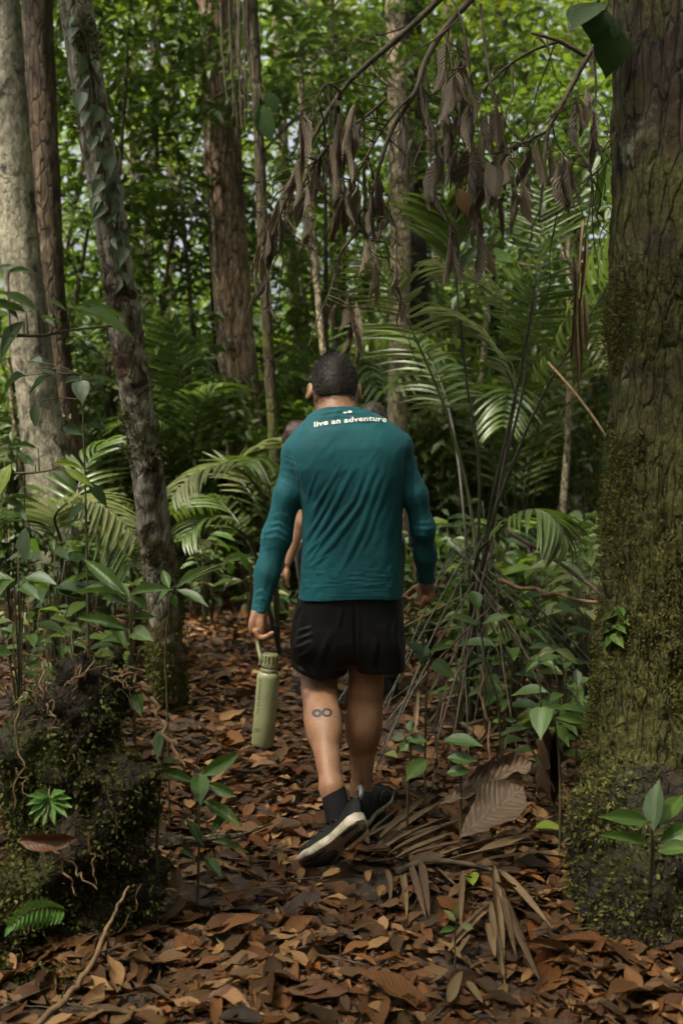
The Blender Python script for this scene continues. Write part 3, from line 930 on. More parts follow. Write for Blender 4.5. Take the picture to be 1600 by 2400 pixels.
def text_points(s, bold=.02, res=3):
    c = bpy.data.curves.new('lettering', 'FONT'); c.body = s; c.offset = bold; c.resolution_u = res
    c.space_character = 1.06
    o = link(bpy.data.objects.new('lettering', c))
    dg = bpy.context.evaluated_depsgraph_get()
    me = bpy.data.meshes.new_from_object(o.evaluated_get(dg))
    V = np.array([v.co[:] for v in me.vertices]); Fc = [tuple(p.vertices) for p in me.polygons]
    bpy.data.objects.remove(o); bpy.data.curves.remove(c); bpy.data.meshes.remove(me)
    V[:, 0] -= V[:, 0].min()
    return V, Fc
TV, TF = text_points('live an adventure', .024)
w = TV[:, 0].max()
tx = 737 + TV[:, 0] / w * 167
base_y = np.interp(tx, (738, 767, 790, 818, 845, 872, 901), (1002, 996, 993.5, 990.5, 988, 987.5, 990.5))
xh = TV[:, 1] / 0.5
LV = drape(np.stack([tx, base_y - xh * 8.4], 1), shirt_tree, .0035)
me = bpy.data.meshes.new('lettering'); me.from_pydata([tuple(v) for v in LV], [], TF); me.update()
obj('lettering', me, M_print, shirt)
lg = MB()
for cx, cyp in ((808.5, 967.5), (819.5, 966)):
    th = np.linspace(0, 2 * np.pi, 14, endpoint=False)
    pts = [(cx, cyp)] + [(cx + 5.2 * math.cos(a), cyp + 2.4 * math.sin(a)) for a in th]
    lg.add(drape(pts, shirt_tree, .003), None, [[0, 1 + j, 1 + (j + 1) % 14] for j in range(14)])
lg.build('emblem', M_print, shirt)

# shorts
hip = [(P(0, y, 3.42)[2], P((a + b) / 2, y, 3.42)[0], 3.465, S(b - a, 3.42) / 2, bb) for y, a, b, bb in
       ((1380, 704, 940, .120), (1420, 692, 942, .128), (1460, 686, 944, .128), (1500, 684, 945, .128), (1530, 692, 938, .12), (1552, 720, 915, .10))]
legSL = [(P(0, y, 3.43)[2], P((a + b) / 2, y, 3.43)[0], yc, S(b - a, 3.43) / 2, bb) for y, a, b, bb, yc in
         ((1400, 715, 815, .095, 3.465), (1470, 692, 826, .122, 3.468), (1510, 682, 826, .130, 3.47), (1550, 682, 822, .116, 3.475), (1590, 682, 812, .110, 3.48), (1640, 684, 806, .106, 3.49))]
legSR = [(P(0, y, 3.43)[2], P((a + b) / 2, y, 3.43)[0], yc, S(b - a, 3.43) / 2, bb) for y, a, b, bb, yc in
         ((1400, 830, 935, .095, 3.465), (1470, 828, 943, .122, 3.468), (1510, 827, 948, .130, 3.47), (1560, 830, 951, .122, 3.475), (1640, 838, 953, .112, 3.48))]
def shorts_sdf(p):
    a = np.maximum(stack(p, legSL, 2.9), P(0, 1597, 3.40)[2] + np.clip((P(745, 1597, 3.4)[0] - p[:, 0]), 0, 1) * .30 - .004 * np.cos((p[:, 0] - P(750, 0, 3.4)[0]) * 30) + .012 - p[:, 2])
    b = np.maximum(stack(p, legSR, 2.9), P(0, 1576, 3.40)[2] - p[:, 2])
    d = stack(p, hip, 2.3)
    crotch = P(830, 1552, 3.4)
    return smin(d, smin(a, b, .008), .03)
lo, hi = box_of(P(670, 1390, 3.47), P(960, 1620, 3.47), pad=.15)
V, Q = solid(shorts_sdf, lo, hi, .005, 2)
N = normals(V, Q)
W = [(((705, 1412), (690, 1450), (684, 1500)), 4, .004), (((832, 1420), (833, 1490), (836, 1570)), 4, -.006), (((720, 1560), (735, 1585), (722, 1600)), 6, .003), (((775, 1480), (752, 1540), (738, 1590)), 9, .004),
     (((700, 1480), (728, 1470)), 4, .004), (((696, 1500), (730, 1486)), 4, .0045), (((694, 1520), (728, 1504)), 4, .004), (((700, 1540), (726, 1526)), 4, .0035), (((690, 1560), (716, 1580)), 5, .005),
     (((800, 1430), (790, 1480)), 6, .003), (((936, 1420), (925, 1480), (940, 1560)), 7, .004), (((880, 1500), (870, 1570)), 9, .004), (((720, 1590), (790, 1583)), 1.6, -.002), (((845, 1566), (948, 1570)), 1.6, -.002)]
V = folds(V, N, W) + N * (.0015 * fbm(V * 16, 2))[:, None]
obj('shorts', mesh_data('shorts', V, Q), M_shorts, man)

# socks and shoes
def foot(heel, toe, up, side):
    """Frame of a shoe: x heel to toe, z up; returns function local->world and its parts."""
    heel, toe = np.asarray(heel), np.asarray(toe)
    x = (toe - heel); Ln = np.linalg.norm(x); x /= Ln
    z = np.asarray(up, float); z = z - x * z.dot(x); z /= np.linalg.norm(z); y = np.cross(z, x)
    B = np.stack([x, y, z], 0)
    s = np.linspace(0, 1, 25)
    wd = np.interp(s, (0, .04, .12, .3, .45, .65, .8, .92, .98, 1), (.006, .026, .037, .036, .036, .047, .050, .040, .022, .005))
    off = np.interp(s, (0, .4, .7, 1), (0, .004, .002, -.008)) * side
    zb = np.interp(s, (0, .08, .3, .7, .9, 1), (.016, .004, .004, .0, .010, .026))
    zt = np.interp(s, (0, .1, .3, .5, .7, .9, 1), (.044, .038, .033, .029, .026, .030, .036))
    top = np.interp(s, (0, .05, .2, .32, .42, .6, .8, .93, 1), (.092, .112, .112, .110, .102, .084, .067, .056, .040))
    def ring_strip(levels, name):
        rows_ = []
        for fz, fw in levels:
            zz = zb + (zt - zb) * fz
            side_a = np.stack([s * Ln, off + wd * fw, zz], 1); side_b = np.stack([s * Ln, off - wd * fw, zz], 1)[::-1]
            rows_.append(np.vstack([side_a, side_b]))
        n = len(rows_[0]); V = np.vstack(rows_)
        Q = [[k * n + j, k * n + (j + 1) % n, (k + 1) * n + (j + 1) % n, (k + 1) * n + j] for k in range(len(rows_) - 1) for j in range(n)]
        return V, np.array(Q), n
    W_ = lambda V: heel + V @ B
    V, Q, n = ring_strip(((0, .86), (.12, 1.0), (.45, 1.07), (.8, 1.03), (1, .97)), 'm')
    mid = (W_(V), np.vstack([Q]), None)
    k = len(s)
    V0 = V[:n]
    bot = np.array([[j, j + 1, n - 2 - j, n - 1 - j] for j in range(k - 1)])
    solev = W_(V0 * np.array([1, 1, 1]) + np.array([0, 0, .0005]))
    # tread pads of dark rubber on the sole: outer rim band and forefoot patch
    tr = MB()
    for s0, s1, f0, f1 in ((.03, .42, .35, .88), (.5, .97, -.2, .9), (.05, .3, -.85, -.45), (.55, .95, -.85, -.4)):
        ss = np.linspace(s0, s1, 9)
        w_ = np.interp(ss, s, wd); o_ = np.interp(ss, s, off); z_ = np.interp(ss, s, zb)
        tp = np.sin(np.linspace(0.15, np.pi - .15, 9)) ** .5
        c_ = (f0 + f1) / 2; h_ = (f1 - f0) / 2
        a = np.stack([ss * Ln, o_ + side * w_ * .92 * (c_ - h_ * tp), z_ - .004], 1); b = np.stack([ss * Ln, o_ + side * w_ * .92 * (c_ + h_ * tp), z_ - .004], 1)
        m_ = (a + b) / 2; up_ = np.array([0, 0, .006])
        tr.add(W_(np.vstack([a + up_, a, b, b + up_])), [[q * 9 + j, q * 9 + j + 1, (q + 1) * 9 + j + 1, (q + 1) * 9 + j] for q in range(3) for j in range(8)])
    th = np.linspace(0, np.pi, 15)
    U = []
    for i in range(k):
        base_z = zt[i] - .006
        cw, sw = np.sign(np.cos(th)) * np.abs(np.cos(th)) ** .8, np.abs(np.sin(th)) ** .75
        nar = np.interp(s[i], (0, .2, .45, .7), (.62, .62, .8, 1.0))
        wz = 1 - (1 - nar) * sw
        U.append(np.stack([np.full(15, s[i] * Ln) - .012 * sw * (s[i] < .12) * 0, off[i] + wd[i] * .99 * cw * wz, base_z + (top[i] - base_z) * sw], 1))
    U = np.vstack(U)
    UQ = np.array([[i * 15 + j, i * 15 + j + 1, (i + 1) * 15 + j + 1, (i + 1) * 15 + j] for i in range(k - 1) for j in range(14)])
    tab = tube([np.array([-.002, 0, .095]), np.array([-.012, 0, .115]), np.array([-.012, 0, .135]), np.array([.004, 0, .128])], [.008, .009, .009, .006], 6)
    seam = []
    for sg in (-1, 1):
        for a_, b_, c_ in (((.50, 1.02, .05), (.60, .80, .070), (.72, .62, .066)), ((.38, 1.0, .05), (.42, .86, .08), (.46, .55, .096)), ((.30, 1.0, .05), (.33, .8, .09), (.36, .55, .104))):
            q = [np.array([a * Ln, np.interp(a, s, off) + sg * np.interp(a, s, wd) * f, z0 + .003]) for a, f, z0 in (a_, b_, c_)]
            seam.append(tube(W_(smooth_path(q, 6)), [.0022] * 6, 4))
    return mid, (solev, bot), tr, (W_(U), UQ), (W_(tab[0]), tab[1], tab[2]), seam, W_

M_over = plain('grey_overlay', (.022, .023, .023), .5)
def build_shoe(heel, toe, up, side):
    mid, sole, tr, upper, tab, seam, W_ = foot(heel, toe, up, side)
    o = obj('shoe', mesh_data('shoe', upper[0], upper[1]), M_upper, man)
    obj('midsole', mesh_data('midsole', mid[0], mid[1]), M_mid, o)
    obj('sole', mesh_data('sole', sole[0], sole[1]), M_sole, o)
    tr.build('outsole', M_out, o)
    obj('pull_tab', mesh_data('pull_tab', tab[0], [tab[1], tab[2]]), M_tab, o)
    for q in seam: MB().add(*q).build('overlay', M_over, o)
    return o
heelL, toeL = P(854, 1932, 3.01), P(712, 2044, 3.10)
build_shoe(heelL, toeL, np.array([-.34, .90, .30]), -1)
heelR, toeR = P(834, 1950, 3.43), P(898, 1868, 3.69)
build_shoe(heelR, toeR, np.array([0, -.2, 1.]), 1)
def sock(L, low, top, r):
    a = np.asarray(low); b = np.asarray(top)
    pts = smooth_path([a, (a + b) / 2 + (L[4] - (a + b) / 2) * .0, b], 16)
    V, Q, T = tube(pts, np.linspace(r[0], r[1], 16), 26, False)
    t, n1, n2 = frames(pts)
    Vi, _, _ = tube([pts[-1], pts[-1] - t[-1] * .002], [r[1], r[1] - .006], 26, False)
    m = MB().add(V, Q)
    m.add(Vi, [[j, (j + 1) % 26, 26 + (j + 1) % 26, 26 + j] for j in range(26)])
    return m.build('sock', M_sock, man)
sock(legL, P(796, 1922, 3.115), P(777, 1838, 3.16), (.046, .0385))
sock(legR, P(848, 1925, 3.545), P(845, 1851, 3.55), (.048, .0385))

# ------------------------------------------------------------------ the bottle he carries
M_flask, _nt, _b, _o = new_mat('sage_powder_coat'); _k = NT(_nt)
_k.l(_k.mix(_k.math('MULTIPLY', _k.step(_k.noise(22, _k.coord(), 7, .75), .50, .72), .55), (.205, .215, .115), (.13, .125, .065)), _b.inputs['Base Color']); _b.inputs['Roughness'].default_value = .45
_k.bump(_k.noise(900, _k.coord(), 2), .12, .001, _b)
M_cap = plain('sage_plastic', (.155, .160, .080), .5, .4, bump=(500, .1, .001))
M_steel = plain('brushed_steel', (.5, .5, .5), .25, .5, metal=1)
M_mark = plain('dark_grey_print', (.055, .06, .035), .5, .3)
b0, b1 = P(615, 1746, 3.30), P(634, 1524, 3.30)
ax = b1 - b0; BL = np.linalg.norm(ax); ax /= BL
bx = np.array([1., 0, 0]); bx -= ax * bx.dot(ax); bx /= np.linalg.norm(bx); by = np.cross(ax, bx)
bottle = empty('water_bottle', b0, 'sage green metal water bottle hanging by its strap from a hand', 'bottle')
def lathe(prof, seg=48, ripple=None):
    V = []; th = np.linspace(0, 2 * np.pi, seg, endpoint=False)
    for h, r in prof:
        rr = np.full(seg, r)
        if ripple and ripple[0] <= h <= ripple[1]: rr = r + .0012 * np.sign(np.sin(th * 14)) 
        V.append(b0 + ax * h + rr[:, None] * (np.cos(th)[:, None] * bx + np.sin(th)[:, None] * by))
    V = np.vstack(V); n = len(prof)
    Q = [[i * seg + j, i * seg + (j + 1) % seg, (i + 1) * seg + (j + 1) % seg, (i + 1) * seg + j] for i in range(n - 1) for j in range(seg)]
    c = [b0 + ax * prof[0][0], b0 + ax * prof[-1][0]]
    T = [[n * seg, (j + 1) % seg, j] for j in range(seg)] + [[n * seg + 1, (n - 1) * seg + j, (n - 1) * seg + (j + 1) % seg] for j in range(seg)]
    return np.vstack([V, c]), np.array(Q), np.array(T)
rb = .0378
flV = lathe([(.0, rb - .006), (.002, rb - .002), (.006, rb), (.10, rb), (.18, rb), (.232, rb), (.240, rb - .0012), (.246, rb - .004), (.250, rb - .008), (.252, rb - .010)])
flask = obj('flask', mesh_data('flask', flV[0], [flV[1], flV[2]]), M_flask, bottle)
v = lathe([(.250, rb - .0095), (.254, rb - .0085), (.261, rb - .0085), (.263, rb - .010)]); obj('neck_ring', mesh_data('neck_ring', v[0], [v[1], v[2]]), M_cap, bottle)
v = lathe([(.262, rb - .012), (.272, rb - .012)]); obj('steel_neck', mesh_data('steel_neck', v[0], [v[1], v[2]]), M_steel, bottle)
v = lathe([(.271, rb - .0085), (.280, rb - .0085), (.281, rb - .0098), (.284, rb - .0098), (.308, rb - .0098), (.312, rb - .0125)], 84, (.283, .309)); obj('cap', mesh_data('cap', v[0], [v[1], v[2]], smooth=False), M_cap, bottle)
st = MB()
for sgn in (-1, 1):
    q = [b0 + ax * .276 - bx * .026 + by * sgn * .010, b0 + ax * .30 - bx * .031 + by * sgn * .010, P(604, 1512, 3.335 + .01 * sgn), P(607, 1500, 3.345 + .012 * sgn)]
    V, Q, T = tube(smooth_path(q, 14), [.007] * 14, 8)
    st.add(V, Q, T)
st.tube([P(607, 1500, 3.333), P(606, 1496, 3.345), P(607, 1500, 3.357)], [.007] * 5, 8, 6)
st.tube([b0 + ax * .276 - bx * .030 + by * -.014, b0 + ax * .276 - bx * .0305, b0 + ax * .276 - bx * .030 + by * .014], [.006] * 4, 8, 5)
st.build('strap', M_cap, bottle)
flask_tree = BVHTree.FromPolygons([tuple(q) for q in flV[0]], [tuple(int(i) for i in q) for q in flV[1]])
TV, TF = text_points('live an adventure', .012)
w = TV[:, 0].max()
u = TV[:, 0] / w; hgt = TV[:, 1] / .5
# runs up the side of the bottle
d0, d1 = np.array([606., 1676.]), np.array([613., 1592.])
dirn = (d1 - d0); nrm = np.array([dirn[1], -dirn[0]]) / np.linalg.norm(dirn)
LV = drape(d0 + u[:, None] * dirn + (hgt * 4.6)[:, None] * nrm, flask_tree, .0005)
me = bpy.data.meshes.new('lettering'); me.from_pydata([tuple(q) for q in LV], [], TF); me.update()
obj('lettering', me, M_mark, flask)
lg = MB()
for cx in (598.5, 605.5):
    n = 16; th = np.linspace(0, 2 * np.pi, n, endpoint=False)
    lg.add(drape([(cx + r * math.cos(a), 1712 + r * 1.15 * math.sin(a)) for r in (4.2, 2.6) for a in th], flask_tree, .0005), [[j, (j + 1) % n, n + (j + 1) % n, n + j] for j in range(n)])
lg.add(drape([(594, 1719.5), (610, 1720.5), (610, 1721.5), (594, 1720.5)], flask_tree, .0005), [[0, 1, 2, 3]])
lg.build('emblem', M_mark, flask)
# ------------------------------------------------------------------ trees told apart in the photograph
B_mossy = bark_mat('mossy_brown_bark', (.042, .026, .016), (.066, .044, .028), (.026, .017, .011), moss=(.036, .036, .008), moss_amt=.52, moss_top=2.6, moss_low=.70, red=(.075, .018, .008), lichen=(.15, .16, .11))
B_lean = bark_mat('pale_bark_with_brown_crust', (.30, .285, .24), (.10, .060, .038), (.060, .030, .018), moss=(.060, .055, .012), moss_amt=.10, moss_top=1.9, moss_low=.66, patch=3.2, vstretch=.35, thr=(.53, .63), ridges=.55)
B_red = bark_mat('reddish_bark', (.31, .215, .145), (.20, .145, .10), (.37, .32, .26), moss=(.05, .055, .015), moss_amt=.1, moss_top=3, moss_low=.3, patch=1.6)
B_pale = bark_mat('pale_mottled_bark', (.26, .245, .185), (.15, .14, .105), (.045, .041, .031), moss=(.06, .07, .02), moss_amt=.15, moss_top=4, moss_low=.5, patch=2.4, ridges=.4, vstretch=.5)
B_brown = bark_mat('rough_brown_bark', (.13, .092, .060), (.080, .058, .038), (.17, .13, .09), moss=(.05, .055, .012), moss_amt=.2, moss_top=3, moss_low=.6)
B_thin = bark_mat('mossy_thin_bark', (.11, .090, .050), (.060, .048, .028), moss=(.055, .060, .012), moss_amt=.30, moss_top=3, moss_low=.75, patch=5)
B_dark = bark_mat('dark_trunk_bark', (.040, .030, .022), (.026, .020, .015), moss=(.035, .04, .012), moss_amt=.1, moss_top=3, moss_low=.4)
B_tan = bark_mat('tan_bark', (.42, .36, .25), (.30, .25, .17), (.15, .125, .085), moss=(.06, .065, .02), moss_amt=.15, moss_top=5, moss_low=.35, patch=2.2, vstretch=.5)

def up_path(pix, Y):
    """Trunk points from pixel positions (listed foot first) at depths Y."""
    Ys = np.interp(np.linspace(0, 1, len(pix)), np.linspace(0, 1, len(np.atleast_1d(Y))), np.atleast_1d(Y))
    return [P(x, y, q) for (x, y), q in zip(pix, Ys)]

def tufts(V, N, n, size, keep=None, mat_rnd=None):
    """Tiny moss sprigs standing on a surface given by vertices and normals."""
    idx = rng.integers(0, len(V), n)
    pos = V[idx] + rng.normal(0, .012, (n, 3)); nn = N[idx] + rng.normal(0, .55, (n, 3)) + np.array([0, 0, -.15])
    if keep is not None:
        m = keep(pos); pos, nn = pos[m], nn[m]; n = len(pos)
    nn /= np.linalg.norm(nn, axis=1)[:, None]
    z = rng.normal(0, 1, (n, 3)); z -= nn * np.einsum('ij,ij->i', z, nn)[:, None]; z /= np.linalg.norm(z, axis=1)[:, None]
    B = np.stack([nn, np.cross(z, nn), z], 2)
    L = size * rng.uniform(.5, 1.5, n)
    tm = [(np.array([[0, -.12, 0], [0, .12, 0], [.5, .3, .05], [.5, -.3, .05], [1, 0, .25]]), np.array([[0, 1, 2], [0, 2, 3], [3, 2, 4]]), np.zeros((5, 2)))]
    return scatter(tm, pos - nn * .003, B, np.stack([L, L, L], 1))

# the big mossy trunk at the path's edge, with its mossy root mound
tb = P(1650, 1900, 3.0); tb[2] = float(ground_z(tb[0], tb[1]))
big = empty('mossy_tree', tb, 'thick mossy tree trunk rising from a green root mound beside the path', 'tree')
pts = [P(1655, 2140, 3.0), P(1655, 1900, 3.0), P(1655, 1700, 3.0), P(1655, 1400, 3.0), P(1650, 1000, 3.0), P(1648, 600, 3.02), P(1645, 200, 3.05), P(1640, -400, 3.1), P(1632, -1500, 3.2)]
V, Q = trunk_mesh(pts, [.385, .355, .33, .30, .277, .262, .257, .252, .24], 220, 420, .045, (5, .18, .10), 3.0)
N = normals(V, Q)
if (N * (V - np.array([tb[0], 3.0, 0])))[:, :2].sum() < 0: N = -N
V = V + N * (np.interp(V[:, 2], (.5, 2.0), (.014, .005)) * np.clip(fbm(V * 20, 4), -.4, 1.5) + .010 * np.clip(fbm(V * np.array([9, 9, 3]) + 8, 2), 0, 1) + .010 * fbm(V * np.array([34, 34, 3.0]) + 3, 3))[:, None]
trk = obj('trunk', mesh_data('trunk', V, Q), B_mossy, big)
near = (V[:, 1] < 3.25) & (V[:, 2] < 2.9)
dens = fbm(V * 3.4 + 2, 4) + np.interp(V[:, 2], (0, .6, 1.4, 2.6), (.75, .45, .25, -.2))
pr = np.clip((dens + .15) / .9, 0, 1) ** 1.6 * near
sel = rng.choice(len(V), 105000, p=pr / pr.sum())
d = tufts(V[sel], N[sel], 105000, .0085)
o = cloud_obj('moss', d, M_mossl, big); o['kind'] = 'stuff'
# mound
def mound(parent, spots, n, size, mat_soil, mat_moss, mossn, keep=None, lump=.05, carve=()):
    lo = np.min([np.array(c) - np.array(r) for c, r in spots], 0) - .08; hi = np.max([np.array(c) + np.array(r) for c, r in spots], 0) + .08
    def f(p):
        dd = None
        for c, r in spots:
            e = ell(p, c, r); dd = e if dd is None else smin(dd, e, .07)
        for c, r in carve: dd = np.maximum(dd, -ell(p, c, r))
        return dd
    V, Q = solid(f, lo, hi, n, 2)
    N = normals(V, Q)
    V = V + N * (lump * fbm(V * 7, 4))[:, None]; N = normals(V, Q)
    obj('mound', mesh_data('mound', V, Q), mat_soil, parent)
    pr = np.clip(fbm(V * 5.5 + 9, 3) + .75, .03, 2) ** 1.5
    sel = rng.choice(len(V), mossn, p=pr / pr.sum())
    dd = tufts(V[sel], N[sel], mossn, size, keep)
    m = cloud_obj('moss', dd, mat_moss, parent); m['kind'] = 'stuff'
    return V, N
M_msoil = bark_mat('mossy_soil', (.020, .015, .010), (.035, .024, .015), moss=(.030, .034, .008), moss_amt=.55, moss_top=1, moss_low=.42, ridges=.8, vstretch=1)
bz = float(ground_z(1.0, 2.75))
mV, mN = mound(big, [((.90, 2.85, bz + .10), (.22, .24, .30)), ((1.08, 2.66, bz + .04), (.32, .22, .34)), ((.84, 2.66, bz - .04), (.18, .20, .20)), ((1.3, 2.7, bz + .05), (.3, .3, .36))], .014, .013, M_msoil, M_mossd, 26000)
# climbing leaves on that trunk
vine = empty('trunk_vine', P(1450, 1500, 2.70), 'small climbing vine with seven glossy leaves on the thick mossy trunk', 'vine')
trk_tree = BVHTree.FromPolygons([tuple(v) for v in V] if False else [tuple(v.co) for v in trk.data.vertices], [tuple(p.vertices) for p in trk.data.polygons])
def on_trunk(px, py, tree_=None, lift=.012):
    d = Vector(P(px, py, 1.0) - np.array([0, 0, CZ])).normalized()
    h, n, i, q = (tree_ or trk_tree).ray_cast(Vector((0, 0, CZ)), d)
    if h is None: return P(px, py, 2.75), np.array([0, -1., 0])
    if n.dot(d) > 0: n = -n
    return np.array(h + n * lift), np.array(n)
hm = leaf_data('heart', M_green, n=8, m=5, fold=.16, arch=.12)
vm = MB()
path = [on_trunk(x, y, lift=.006)[0] for x, y in ((1440, 1422), (1448, 1450), (1440, 1480), (1446, 1505))]
vm.tube(path, [.003, .003], 5, 12).build('stem', M_stem, vine)
for a, b, w in (((1448, 1428), (1482, 1455), 34), ((1452, 1440), (1420, 1462), 28), ((1446, 1462), (1484, 1478), 28), ((1442, 1470), (1412, 1492), 30), ((1444, 1482), (1480, 1518), 32), ((1440, 1496), (1420, 1526), 28), ((1450, 1424), (1478, 1438), 26)):
    pa, n1 = on_trunk(*a); pb, n2 = on_trunk(*b, lift=.03)
    leaf(vine, pa, pb, S(w, 2.7), hm, up=n1 + np.array([0, 0, .6]))

# leaning pale tree
lp = up_path(((398, 1690), (390, 1560), (382, 1400), (352, 1150), (322, 950), (288, 700), (247, 450), (207, 200), (176, 0), (120, -360), (60, -900)), (4.9, 4.8, 4.75, 4.65, 4.55, 4.45, 4.35, 4.25, 4.2, 4.1, 4.0))
lean = empty('leaning_tree', np.array([lp[0][0], lp[0][1], float(ground_z(lp[0][0], lp[0][1]))]), 'slim leaning tree with pale grey bark, brown crust and a mossy foot', 'tree')
lp0 = [lp[0] - np.array([0, 0, .3])] + lp
V, Q = trunk_mesh(lp0, [.100, .094, .084, .079, .075, .071, .068, .068, .068, .068, .066, .064], 72, 260, .05, (4, .22, .08), 1.0)
N = normals(V, Q)
ctr = np.repeat(smooth_path(lp0, 260), 72, 0)
if np.einsum('ij,ij->i', N, V - ctr).sum() < 0: N = -N
V = V + N * (.006 * np.clip(fbm(V * 40, 3), -.1, 1.5))[:, None]
# a brown seam of crust climbs the shaded flank
th = np.tile(np.arange(72) / 72 * 2 * np.pi, 260)
cr = np.clip(np.cos(th - 4.6 + .6 * vnoise(ctr * 2.2)) - .55, 0, 1) * np.interp(V[:, 2], (0, .6, 2.0, 3.2), (.2, 1, 1, .4))
V = V + N * (.030 * cr * (1 + .6 * fbm(V * 30, 2)))[:, None]
ltr = obj('trunk', mesh_data('trunk', V, Q), B_lean, lean)
dn = (fbm(V * 6 + 4, 3) + np.interp(V[:, 2], (0, .5, 1.2, 2.2), (.5, .2, -.25, -.8))) > 0
d = tufts(V[dn], N[dn], 9000, .014)
o = cloud_obj('moss', d, M_mossd, lean); o['kind'] = 'stuff'
cloud_obj('crown', crown_cloud(lp[-1] + np.array([-.3, .3, .8]), (1.5, 1.5, .9), 900, .2), M_bg, lean)
# vine with bluish leaves climbing it
ltree = BVHTree.FromPolygons([tuple(v.co) for v in ltr.data.vertices], [tuple(p.vertices) for p in ltr.data.polygons])
cv = empty('climbing_vine', on_trunk(285, 690, ltree)[0], 'climbing vine with overlapping bluish green leaves up the slim leaning tree', 'vine')
vp = ((300, 690), (288, 600), (268, 500), (245, 420), (240, 330), (225, 250), (212, 160), (196, 80), (180, 20))
MB().tube([on_trunk(x, y, ltree, .006)[0] for x, y in vp], [.006, .005], 6, 40).build('stem', M_stem, cv)
hb = leaf_data('heart', M_blue, n=8, m=5, fold=.14, arch=.18)
for k, (x, y, a) in enumerate(((172, 42, 200), (182, 66, 170), (195, 132, 150), (218, 142, 110), (206, 178, 160), (220, 190, 60), (196, 218, 140), (226, 250, 110), (212, 262, 170), (236, 302, 100), (224, 318, 150), (232, 345, 80), (250, 362, 100), (234, 380, 170), (256, 402, 110), (240, 425, 140), (262, 440, 90), (268, 430, 60), (232, 462, 150), (246, 478, 120), (262, 470, 90), (272, 498, 110), (255, 505, 130), (280, 540, 100), (268, 556, 140), (284, 580, 90), (274, 610, 130), (292, 640, 110), (282, 660, 150))):
    pa, n1 = on_trunk(x, y, ltree)
    an = R(a + rng.normal(0, 32)); ln = rng.uniform(22, 56)
    # hang down and outward over the bark
    q = P(x + ln * math.cos(an) * .6, y + ln * (.55 + .45 * abs(math.sin(an))), pa[1] - .03)
    leaf(cv, pa, q, S(ln * rng.uniform(.6, .85), pa[1]), hb, up=n1 + np.array([rng.normal(0, .3), 0, .8]), roll=rng.normal(0, .6))

# mid-distance trunks
C = lambda x, y, z, a, b, c, n, l: ((x, y, z), (a, b, c), n, l)
rp = up_path(((560, 1390), (588, 1250), (575, 1050), (545, 700), (522, 320), (505, 0), (480, -500), (450, -1100)), 9.0)
tree('reddish_tree', rp, [.22, .195, .175, .168, .165, .16, .15, .13], B_red, 'straight reddish brown tree trunk behind the small arching palm', [C(-1.9, 9, 9.2, 1.8, 1.8, 1.1, 1100, .2), C(-.6, 8.2, 8.6, 1.5, 1.5, .8, 600, .2)], M_bgl, seg=56, rows=160, seed=2)
dp = up_path(((530, 1380), (520, 1100), (506, 700), (494, 380), (486, 0), (470, -500)), 9.5)
tree('dark_sapling', dp, [.06, .055, .05, .045, .045, .04], B_dark, 'thin dark trunk hugging the reddish trunk from behind', [C(-2.4, 9.8, 6.6, 1.0, 1.0, .8, 900, .2)], seed=5)
MB_l = [P(540, 1270, 8.5), P(533, 1000, 8.5), P(520, 800, 8.6), P(504, 600, 8.7), P(494, 420, 8.75), P(488, 200, 8.8), P(480, -80, 8.8)]
li = empty('hanging_liana', gp(545, 1375), 'thin pale liana hanging in front of the reddish trunk', 'vine')
MB().tube([gp(548, 1385)] + MB_l, [.016, .014], 7, 50).build('stem', B_tan, li)
tp = up_path(((662, 1455), (652, 1250), (640, 1000), (622, 700), (606, 300), (592, 0), (575, -400)), (7.7, 7.6, 7.5, 7.4, 7.3, 7.3, 7.2))
tree('thin_mossy_tree', tp, [.055, .044, .040, .040, .040, .038, .034], B_thin, 'thin mossy tree between the reddish trunk and the person in teal', [C(-1.0, 7.1, 6.6, 1.2, 1.2, .7, 500, .2)], seg=30, rows=150, amp=.1, seed=6)
pp = up_path(((925, 1420), (930, 1150), (932, 900), (938, 600), (932, 300), (925, 0), (915, -500)), 8.6)
tree('pale_slim_tree', pp, [.10, .092, .086, .083, .082, .078, .07], B_tan, 'slim pale tan trunk behind the shoulder of the person in teal', [C(.6, 9, 8.4, 1.4, 1.4, .8, 600, .2)], M_bgl, seg=40, rows=130, seed=7)
kp = up_path(((990, 1400), (985, 1150), (975, 800), (968, 400), (960, 0), (950, -400)), 11.5)
tree('dark_trunk_tree', kp, [.17, .16, .15, .14, .13, .12], B_dark, 'dark trunk standing just behind the slim pale trunk', [C(1.6, 11.5, 8.6, 2.0, 2.0, 1.0, 2000, .2)], seed=8)
fp = up_path(((150, 1360), (122, 1150), (92, 950), (62, 720), (38, 480), (18, 200), (4, 0), (-40, -500)), 7.0)
tree('mottled_tree', fp, [.19, .165, .145, .135, .128, .125, .12, .11], B_pale, 'pale mottled trunk at the edge of the view beside the rough brown trunk', [C(-3.2, 7.2, 7.0, 1.6, 1.6, .9, 700, .2)], seg=48, rows=130, seed=9)
bp = up_path(((182, 1350), (165, 1150), (142, 950), (118, 700), (104, 400), (94, 150), (88, 0), (80, -400)), 7.6)
tree('rough_brown_tree', bp, [.16, .14, .125, .115, .112, .11, .11, .10], B_brown, 'rough brown trunk between the mottled trunk and the slim leaning tree', [C(-2.4, 7.8, 6.8, 1.4, 1.4, .9, 600, .2)], seg=48, rows=130, seed=10)
